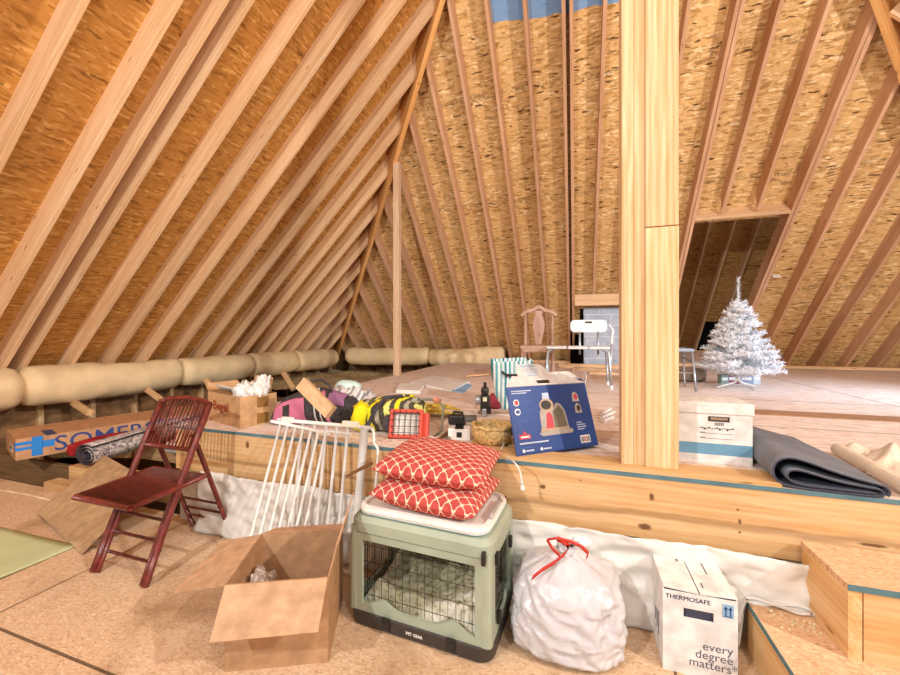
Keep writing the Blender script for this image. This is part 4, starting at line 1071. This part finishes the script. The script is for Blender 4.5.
# yellow striped bag
M_YST = stripes('yellow_stripe_fabric', ['e3da2a', '4f4a3c', 'a59f8c', '4f4a3c', 'dcd878', '4f4a3c'], 0, .165, .09, .8, (0, 0, .5))
yb = thing('striped_bag', 'yellow and charcoal striped bag behind the right end of the white gate', 'bag', (-1.19, 2.27, P), .45)
softbox('bag_body', M_YST, (.02, 0, .1), (.46, .3, .19), (0, -.1, 0), None, None, 15, .16, yb, p=.6)
softbox('yellow_front', plain('yellow_fabric', 'ece024', .7, .2, .1), (-.155, -.09, .1), (.1, .14, .17), (0, .25, 0), None, None, 2, .1, yb, p=.7)
softbox('dark_side', plain('mesh_fabric', '5a5557', .9, .1, .25, 60), (.09, -.11, .06), (.22, .12, .11), (0, 0, .1), None, None, 7, .1, yb, p=.5)
m = MB().tube([(-.1, -.16, .06), (-.06, -.17, .15), (.0, -.13, .22), (.1, -.05, .215), (.17, .03, .14)], .012, 8); m.build('strap', M_CHAR, yb, smooth=True)
# work light
wl = thing('work_light', 'orange-red caged work light lying between striped bag and cushions', 'lamp', (-.955, 2.07, P), .22, rot=(-.35, 0, .22))
M_OR = plain('orange_red_paint', 'd8513c', .45, .4, .1)
w, h = .2, .17
m = MB().rbox((0, 0, .012), (w, .06, .022), .008).rbox((0, 0, h - .012), (w, .06, .022), .008).rbox((-w / 2 + .012, 0, h / 2), (.022, .06, h), .008).rbox((w / 2 - .012, 0, h / 2), (.022, .06, h), .008).rbox((0, .05, h / 2), (w * .8, .06, h * .8), .02)
m.build('housing', M_OR, wl)
MB().box((0, .012, h / 2), (w - .04, .006, h - .04)).build('lens', plain('frosted_lens', 'cfcabc', .25, .5, .06), wl)
m = MB()
for k in range(5): x = -w / 2 + .03 + k * (w - .06) / 4; m.tube([(x, -.034, .01), (x * .96, -.045, h / 2), (x, -.034, h - .01)], .0022, 6)
for k in range(4): z = .03 + k * (h - .06) / 3; m.tube([(-w / 2 + .01, -.034, z), (0, -.047, z), (w / 2 - .01, -.034, z)], .0022, 6)
m.build('wire_cage', plain('dark_wire', '4a4a46', .5), wl, smooth=True)
m = MB()
for k in range(4): m.box((w / 2 + .012, .02 + .018 * k, h / 2), (.03, .005, h * .8))
m.build('cooling_fins', M_OR, wl)
m = MB().tube([(-.05, .08, h - .01), (-.03, .16, h + .07), (.0, .2, h + .1)], .012, 8).tube([(.0, .2, h + .1), (.15, .2, h + .1), (.2, .16, h + .05), (.2, .1, .06), (.16, .06, .02)], .009, 8); m.build('handle', plain('grey_green_tube', '8a8672', .5), wl, smooth=True)
for pts in ([(-.07, .12, h - .04), (-.04, .17, h + .06), (.01, .2, h + .1)], [(.13, .2, h + .1), (.175, .19, h + .085)]): MB().tube(pts, .016, 8).build('grip', plain('salmon_grip', 'd98a6c', .6), wl, smooth=True)
# yellow cord heap
random.seed(11); m = MB(); c = at(437, 421, z=P)
pts = []
for i in range(130):
    a = i * .42; r = .06 + .045 * math.sin(i * .13) + .02 * random.random()
    pts.append((c.x + 1.5 * r * math.cos(a) - .03, c.y + r * math.sin(a) + .12, P + .015 + .05 * abs(math.sin(i * .21)) + .03 * random.random()))
m.tube(pts, .006, 5); o = m.build('cord_coil', plain('yellow_cord', 'dfc352', .6, .3, .2, 30), smooth=True); tag(o, 'tangled yellow cord heaped behind the orange work light', 'cord')
# small white box with dark strap
c = at(457, 441, z=P)
t = thing('small_box', 'small white box with a black strap behind the upper red cushion', 'box', (c.x, c.y + .05, P), .25)
MB().rbox((0, 0, .035), (.13, .09, .068), .004).build('body', M_WHITE, t)
m = MB().box((0, 0, .0705), (.05, .094, .004)).box((0, -.0465, .035), (.03, .002, .03)); m.build('strap', M_BLACK, t)
MB().rbox((-.02, .06, .1), (.1, .05, .06), .012).tube([(-.06, .06, .1), (-.03, .05, .15), (.02, .06, .14)], .008, 6).build('pouch', M_BLACK, t)
# straw basket
M_STRAW = plain('straw_weave', 'd8b67a', .8, .15, .25, 55, .5)
c = at(489, 451, z=P)
bs = thing('straw_basket', 'round straw basket beside the navy carton', 'basket', (c.x - .01, c.y + .13, P + .004), 0)
m = MB().lathe([(.07, .0), (.1, .02), (.115, .06), (.11, .1), (.102, .105), (.1, .09), (.09, .03), (.0, .02)], (0, 0, 0), 28); m.build('bowl', M_STRAW, bs, smooth=True)
m = MB().tube([(.11 * math.cos(a), .11 * math.sin(a), .103 + .004 * math.sin(9 * a)) for a in [2 * PI * i / 36 for i in range(36)]], .01, 6, closed=True); m.build('rim', plain('straw_rim', 'dcbb80', .8, .1, .2, 40), bs, smooth=True)
m = MB().lathe([(.085, .0), (.14, .002), (.145, .008), (.085, .008)], (.03, -.02, -.003), 24); m.build('brim', M_STRAW, bs)
# black tool with long grey tube
c = at(485, 416, z=P)
bt = thing('hand_tool', 'black hand tool standing upright on the deck behind the straw basket', 'tool', (c.x, c.y, P), .2)
m = MB().rbox((0, 0, .1), (.07, .06, .12), .012).rbox((.0, -.01, .19), (.06, .07, .06), .02).rbox((.0, 0, .235), (.025, .03, .04), .008).rbox((.02, .0, .05), (.05, .05, .06), .01); m.build('body', M_BLACK, bt)
MB().box((0, -.0315, .13), (.03, .002, .03)).build('label', plain('cream_label', 'e0d8b8', .6), bt)
MB().rbox((-.005, -.02, .03), (.035, .03, .06), .006).build('foot', M_STEEL, bt)
MB().tube([(-.03, 0, .12), (-.07, 0, .12)], .035, 12).build('collar', M_STEEL, bt, smooth=True)
a, b = at(418, 402, d=2.92), at(474, 400, d=2.78); a.z = b.z = P + .03
m = MB().tube([a, b], .028, 12); o = m.build('tube', plain('pale_tube', 'ddd0c0', .5), smooth=True); tag(o, 'pale tube lying behind the yellow cord heap', 'tube')
a, b = at(452, 412, d=2.6), at(476, 408, d=2.62); a.z = b.z = P + .035
m = MB().tube([a, b], .03, 12); o = m.build('tube', plain('dark_grey_tube', '6d675f', .5), smooth=True); tag(o, 'short dark grey tube left of the black hand tool', 'tube')
for i, (a, b, r, cl) in enumerate((((436, 441), (468, 420), .009, '8a5f3c'), ((444, 444), (462, 425), .012, '9d9086'), ((466, 424), (505, 425), .011, 'c9bda8'), ((478, 412), (512, 412), .012, 'a58a78'))):
    A, B = at(*a, z=P + .012), at(*b, z=P + .012)
    m = MB().tube([A, A.lerp(B, .5) + Vector((0, 0, .004)), B], r, 8); o = m.build('rod', plain(f'rod_{i}', cl, .6), smooth=True)
    tag(o, ['brown wooden rod reaching from the work light toward the black tool', 'grey rod beside the small white box', 'pale rod in front of the black hand tool', 'grey-brown rod right of the black hand tool'][i], 'rod')
# white cord hanging over the edge
m = MB(); P0 = [at(493, 440, z=P + .02), at(500, 432, z=P + .08), at(510, 433, z=P + .05), at(500, 452, z=P + .012), at(507, 457, z=P + .01), at(515, 463, d=1.72), at(520, 472, d=1.71), at(522, 484, d=1.71)]
cvp = []
for i in range(len(P0) - 1):
    p0, p1, p2, p3 = [P0[max(0, min(len(P0) - 1, i + k))] for k in (-1, 0, 1, 2)]
    for q in range(6):
        t = q / 6; cvp.append(.5 * ((2 * p1) + (p2 - p0) * t + (2 * p0 - 5 * p1 + 4 * p2 - p3) * t * t + (3 * p1 - p0 - 3 * p2 + p3) * t ** 3))
m.tube(cvp, .0042, 6); e = cvp[-1]; m.tube([e, e + Vector((.004, 0, -.03))], .009, 8); o = m.build('power_cord', M_WHITE, smooth=True); tag(o, 'white cord with plug hanging over the deck edge left of the navy carton', 'cord')
# papers on the deck
def sheet(px, lab, nm='paper_stack', th=.02, mat=None, dz=0.0):
    q = [at(x, y, z=P + .001 + dz) for x, y in px]; m = MB().slab(q, th); o = m.build(nm, mat or M_WHITE); tag(o, lab, 'papers'); return o
sheet([(410, 384), (452, 392), (470, 383), (432, 377)], 'flat stack of white papers on the deck left of the striped tote', th=.025)
sheet([(396, 393), (420, 394), (424, 387), (400, 386)], 'small white foam sheet on the deck left of the white papers', 'foam_sheet', .035)
sheet([(453, 392), (464, 393), (472, 386), (466, 384)], 'pale blue folder poking from under the white papers', 'folder', .012, M_LBL)
a, b = at(466, 377, z=P + .015), at(489, 375, z=P + .015)
m = MB().slab([a, b, b + Vector((0, .12, 0)), a + Vector((0, .12, 0))], .02); o = m.build('wood_offcut', M_RAFTER); tag(o, 'wood offcut on the deck left of the striped tote', 'plank')
# striped tote
tt = thing('tote_bin', 'teal and white striped fabric tote behind the navy carton', 'tote', (-.52, 3.22, P), .25)
def teal():
    return stripes('teal_stripe_fabric', ['62aab4', 'e6ece8', '8fb9bd', 'dfe6e4', '3f8f9f', 'eef0ec'], 0, .105, .012)
m = MB()
def tote(u, v):
    ring = rrect(.24 + .1 * v, .17 + .07 * v, .04, 4); x, y = ring[int(round(u * len(ring))) % len(ring)]
    return (x, y + .006 * nz((x * 6, y * 6, v * 3), 2), .001 + .4 * v + .012 * v * math.cos(u * 2 * PI * 5))
m.grid(20, 12, tote, wrapu=True); m.f.append(list(range(20))[::-1]); m.m.append(0)
m.build('body', teal(), tt, smooth=True, solid=.004)
m = MB().tube([(-.08, -.118, .31), (-.05, -.135, .285), (.05, -.135, .285), (.08, -.118, .31)], .011, 8); m.build('handle', M_BLACK, tt, smooth=True)
# red item beside the tool
softbox('red_pouch', plain('maroon_fabric', '8e3440', .7, .2, .2), tuple(at(496, 402, z=P + .05)), (.13, .1, .12), (0, .2, .3), 'small maroon pouch between the black tool and the striped tote', 'pouch', 17, .2)

# ---- wooden chair with splat
wc = thing('wooden_chair', 'pale wooden side chair with vase-shaped back splat by the far roof slope', 'chair', (-.47, 5.15, P), .06)
M_CH = pine('chair_wood', ['a9806a', 'c6a28c', 'd8bba8', '7a553e'], 'z'); M_CHX = pine('chair_wood_x', ['a9806a', 'c6a28c', 'd8bba8', '7a553e'], 'x', False)
for x in (-.19, .19):
    MB().tube([(x, -.2, 0), (x, -.2, .2), (x, -.2, .43)], [.016, .021, .019], 8).build('leg', M_CH, wc, smooth=True)
    MB().tube([(x * .95, .22, 0), (x * .95, .19, .44), (x * .95, .21, .7), (x * .95, .24, .93)], [.017, .02, .017, .014], 8).build('back_post', M_CH, wc, smooth=True)
MB().rbox((0, 0, .445), (.44, .43, .04), .012).build('seat', M_CHX, wc)
MB().box((0, -.2, .41), (.36, .02, .05)).build('apron', M_CHX, wc)
m = MB(); out = []
for k in range(25):
    u = -1 + 2 * k / 24; out.append((u * .235, .9 + .045 * math.cos(u * PI * .95) + .012 * math.cos(u * 9)))
top = [(x, z + .045) for x, z in out]
for (a, b, c, d) in zip(out, out[1:], top[1:], top): m.slab([(a[0], .23, a[1]), (b[0], .23, b[1]), (c[0], .237, c[1]), (d[0], .237, d[1])], .024)
m.build('crest_rail', M_CHX, wc)
m = MB(); sil = [(.035, .47), (.04, .5), (.055, .58), (.075, .68), (.08, .75), (.065, .82), (.045, .87), (.055, .93)]
for (w0, z0_), (w1, z1_) in zip(sil, sil[1:]):
    y0, y1 = .195 + (z0_ - .47) * .08, .195 + (z1_ - .47) * .08; m.slab([(-w0, y0, z0_), (w0, y0, z0_), (w1, y1, z1_), (-w1, y1, z1_)], .014)
m.build('splat', M_CH, wc)
# ---- white bath bench with back
sc_ = thing('shower_bench', 'white plastic bath bench with backrest and metal legs in front of the block wall', 'bench', (.02, 4.78, P), .02)
M_WP = plain('white_plastic', 'eceff2', .35, .5, .03)
m = MB()
for i, (x0, x1) in enumerate(((-.35, -.125), (-.115, .105), (.115, .34))): m.rbox(((x0 + x1) / 2, 0, .455), (x1 - x0, .38, .03), .012)
m.build('seat', M_WP, sc_)
m = MB(); n = 20
m.rbox((.13, .19, .74), (.4, .025, .06), .012).rbox((.13, .19, .665), (.4, .025, .03), .012).rbox((.0, .19, .7), (.14, .025, .09), .012).rbox((.26, .19, .7), (.14, .025, .09), .012)
m = MB(); stack(m, [(.42, .15, .05, -.012), (.42, .15, .05, .012)]); m.rbox((0, .045, .0135), (.08, .022, .003), .0014, 1)
o = m.build('backrest', [M_WP, M_DK], sc_); o.location = (.13, .205, .71); o.rotation_euler = (PI / 2, 0, 0)
for x in (.03, .24): MB().tube([(x, .19, .36), (x, .205, .66)], .013, 8).build('back_tube', M_STEEL, sc_, smooth=True)
for x, s in ((-.33, -1), (.32, 1)):
    for y in (-.16, .16):
        m = MB().tube([(x - s * .06, y, .43), (x - s * .02, y, .425), (x + s * .005, y, .40), (x + s * .015, y * 1.1, .3), (x + s * .03, y * 1.25, .03)], .0135, 8); o = m.build('leg', M_STEEL, sc_, smooth=True)
        MB().tube([(x + s * .03, y * 1.25, 0), (x + s * .029, y * 1.24, .05)], .018, 8).build('foot', M_WP, o, smooth=True)
m = MB().tube([(.36, -.1, .5), (.375, -.1, .66), (.33, -.1, .72)], .012, 8).tube([(.36, -.1, .5), (.375, .1, .3)], .012, 8); m.build('side_handle', M_WP, sc_, smooth=True)
# ---- metal chair right of the post
mc = thing('metal_chair', 'grey metal chair with pale blue seat half hidden behind the thick post', 'chair', (1.0, 4.88, P), .0)
MB().rbox((0, 0, .44), (.4, .4, .035), .015).build('seat', plain('pale_blue_seat', '9fb0c2', .5, .4, .06), mc)
for x in (-.18, .18):
    MB().tube([(x, -.18, .42), (x * 1.15, -.21, 0.005)], .012, 8).build('leg', M_STEEL, mc, smooth=True)
    MB().tube([(x, .18, .42), (x * 1.15, .23, 0.005)], .012, 8).build('leg', M_STEEL, mc, smooth=True)
MB().tube([(-.14, .19, .42), (-.14, .21, .72), (-.09, .215, .79), (.06, .215, .79), (.11, .21, .72), (.12, .19, .42)], .013, 8).build('back_frame', M_STEEL, mc, smooth=True)
MB().tube([(-.19, -.19, .2), (.19, -.19, .2)], .008, 6).build('stretcher', M_STEEL, mc, smooth=True)
m = MB().tube([(.2, -.2, .3), (.13, 0, .36), (.2, .2, .3)], .008, 6); m.build('brace', M_STEEL, mc, smooth=True)

# ---- white tree
random.seed(5)
tr = thing('christmas_tree', 'white artificial christmas tree on the deck in front of the dark opening', 'tree', (1.75, 5.16, P))
M_TREE = plain('white_needles', 'f2f4f8', .5, .35, .05, 20)
MB().tube([(0, 0, .08), (0, 0, .7), (0, 0, 1.2)], [.014, .011, .006], 8).build('trunk', M_WHITE, tr, smooth=True)
m = MB()
for a in (.3, PI / 2 + .3, PI + .3, 3 * PI / 2 + .3):
    d = Vector((math.cos(a), math.sin(a), 0)); m.tube([Vector((0, 0, .1)), d * .05 + Vector((0, 0, .06)), d * .24 + Vector((0, 0, .006))], [.014, .011, .006], 8)
m.tube([(0, 0, .1), (0, 0, .18)], .02, 10); m.build('stand', M_WHITE, tr, smooth=True)
m = MB()
def sprig(o, d, L, nl):
    """branch with needles around it"""
    d = d.normalized(); s = d.cross(Vector((0, 0, 1)))
    s = s.normalized() if s.length > .01 else Vector((1, 0, 0)); t = s.cross(d)
    m.tube([o, o + d * L], .003, 4)
    K = int(nl * L / .1)
    for k in range(K):
        f = (k + random.random()) / K; a = random.random() * 2 * PI
        p = o + d * L * f; out = (s * math.cos(a) + t * math.sin(a)) * .9 + d * .6
        ln = .038 * random.uniform(.7, 1.1); w = d.cross(out).normalized() * .0035
        q = p + out.normalized() * ln
        m.add([p - w, p + w, q + w * .6, q - w * .6], [(0, 1, 2, 3)])
NB = 170
for k in range(NB):
    f = k / (NB - 1); z = .2 + .84 * f ** 1.08 + random.uniform(-.02, .02)
    r = (.375 * (1 - f) ** .92 + .06) * random.uniform(.8, 1.1)
    a = k * 2.39996 + random.uniform(-.25, .25); el = .12 + .3 * f + random.uniform(-.12, .16)
    d = Vector((math.cos(a), math.sin(a), el)); o_ = Vector((0, 0, z - .06))
    sprig(o_, d, r, 24); dn_ = d.normalized()
    for t_f, lf in ((.45, .42), (.7, .3)):
        for sgn in (-1, 1):
            if r * lf > .035: sprig(o_ + dn_ * r * t_f, Vector((math.cos(a + sgn * .65), math.sin(a + sgn * .65), el + .1)), r * lf, 24)
sprig(Vector((0, 0, 1.0)), Vector((.02, 0, 1)), .25, 60)
m.build('foliage', M_TREE, tr)
for i, (x, cl, s, lab) in enumerate(((723, '8fa39a', (.09, .08, .11), 'small grey-green carton under the white tree, left of the pink one'), (731, '8d4a5c', (.13, .09, .12), 'small maroon carton under the white tree'),
                                      (744, '8f9cae', (.16, .1, .12), 'small blue-grey carton under the white tree, right of the stand'), (755, 'b9c3cc', (.08, .08, .12), 'small pale carton at the right end under the white tree'))):
    c = at(x, 385, d=4.75)
    t = thing('small_carton', lab, 'box', (c.x, c.y, P), .2, 'small cartons under the white tree')
    MB().rbox((0, 0, s[2] / 2), s, .004).build('body', plain(f'carton_{i}', cl, .6, .2, .1), t)
    MB().box((0, -s[1] / 2 - .001, s[2] * .55), (s[0] * .7, .002, s[2] * .3)).build('label', M_WHITE, t)
c = at(700, 380, z=P)
softbox('grey_bag', plain('taupe_bag', '8f8070', .8, .1, .15), (1.35, 5.7, P + .09), (.45, .25, .18), (0, 0, .1), 'dull taupe bag on the deck between the metal chair and the tree', 'bag', 22, .15)
# planks in front of the block wall
for i, (x0, x1, y, h, lab) in enumerate(((-.05, .55, 6.75, .05, 'wood plank on the deck in front of the block wall'), (.2, .75, 6.25, .035, 'second wood plank on the deck nearer the white bench'))):
    m = MB().box((0, 0, h / 2), (x1 - x0, .14, h)); o = m.build('wood_plank', M_RAFTER); o.location = ((x0 + x1) / 2, y, P); tag(o, lab, 'plank')

# ================================================================== LIGHT AND CAMERA
W_ = bpy.data.worlds.new('world'); bpy.context.scene.world = W_; W_.use_nodes = True
W_.node_tree.nodes['Background'].inputs[0].default_value = (.95, .97, 1.0, 1)
W_.node_tree.nodes['Background'].inputs[1].default_value = .7
def lamp(name, loc, e, col, r):
    l = bpy.data.lights.new(name, 'POINT'); l.energy = e; l.color = col; l.shadow_soft_size = r
    l.use_nodes = True; nt = l.node_tree; em = nt.nodes['Emission']
    f = nt.nodes.new('ShaderNodeLightFalloff'); f.inputs['Strength'].default_value = .25
    nt.links.new(f.outputs['Linear'], em.inputs['Strength'])      # soft falloff over the long room
    o = bpy.data.objects.new(name, l); COL.objects.link(o); o.location = loc; return o
lamp('bulb', (-1.55, -1.4, 2.55), 250, (1.0, .97, .93), .06)
lamp('bulb', (3.5, .1, 3.1), 380, (1.0, .97, .93), .06)
lamp('fill_lamp', (.9, -.4, 3.35), 120, (1.0, .97, .93), .1)  # added fill lamp, brightens the deck and the roof opening
l = bpy.data.lights.new('window_daylight', 'AREA'); l.shape = 'RECTANGLE'; l.size = .9; l.size_y = .9; l.spread = math.radians(95); l.energy = 38; l.color = (.58, .76, 1.0)
o = bpy.data.objects.new('window_daylight', l); COL.objects.link(o); o.location = (4.7, 4.3, 1.9)
o.rotation_euler = (Vector((1.9, 5.0, .7)) - o.location).to_track_quat('-Z', 'Y').to_euler()
cam = bpy.data.cameras.new('camera'); cam.sensor_width = 36; cam.lens = FPX / 900 * 36; cam.shift_y = (CY - 337.5) / 900
cam.clip_start = .05
co = bpy.data.objects.new('camera', cam); COL.objects.link(co); co.location = (0, 0, CAMH); co.rotation_euler = (PI / 2, 0, TH)
sc = bpy.context.scene; sc.camera = co
sc.view_settings.view_transform = 'Standard'; sc.view_settings.look = 'None'; sc.view_settings.gamma = 1; sc.view_settings.exposure = 0.15
sc.view_settings.use_curve_mapping = False
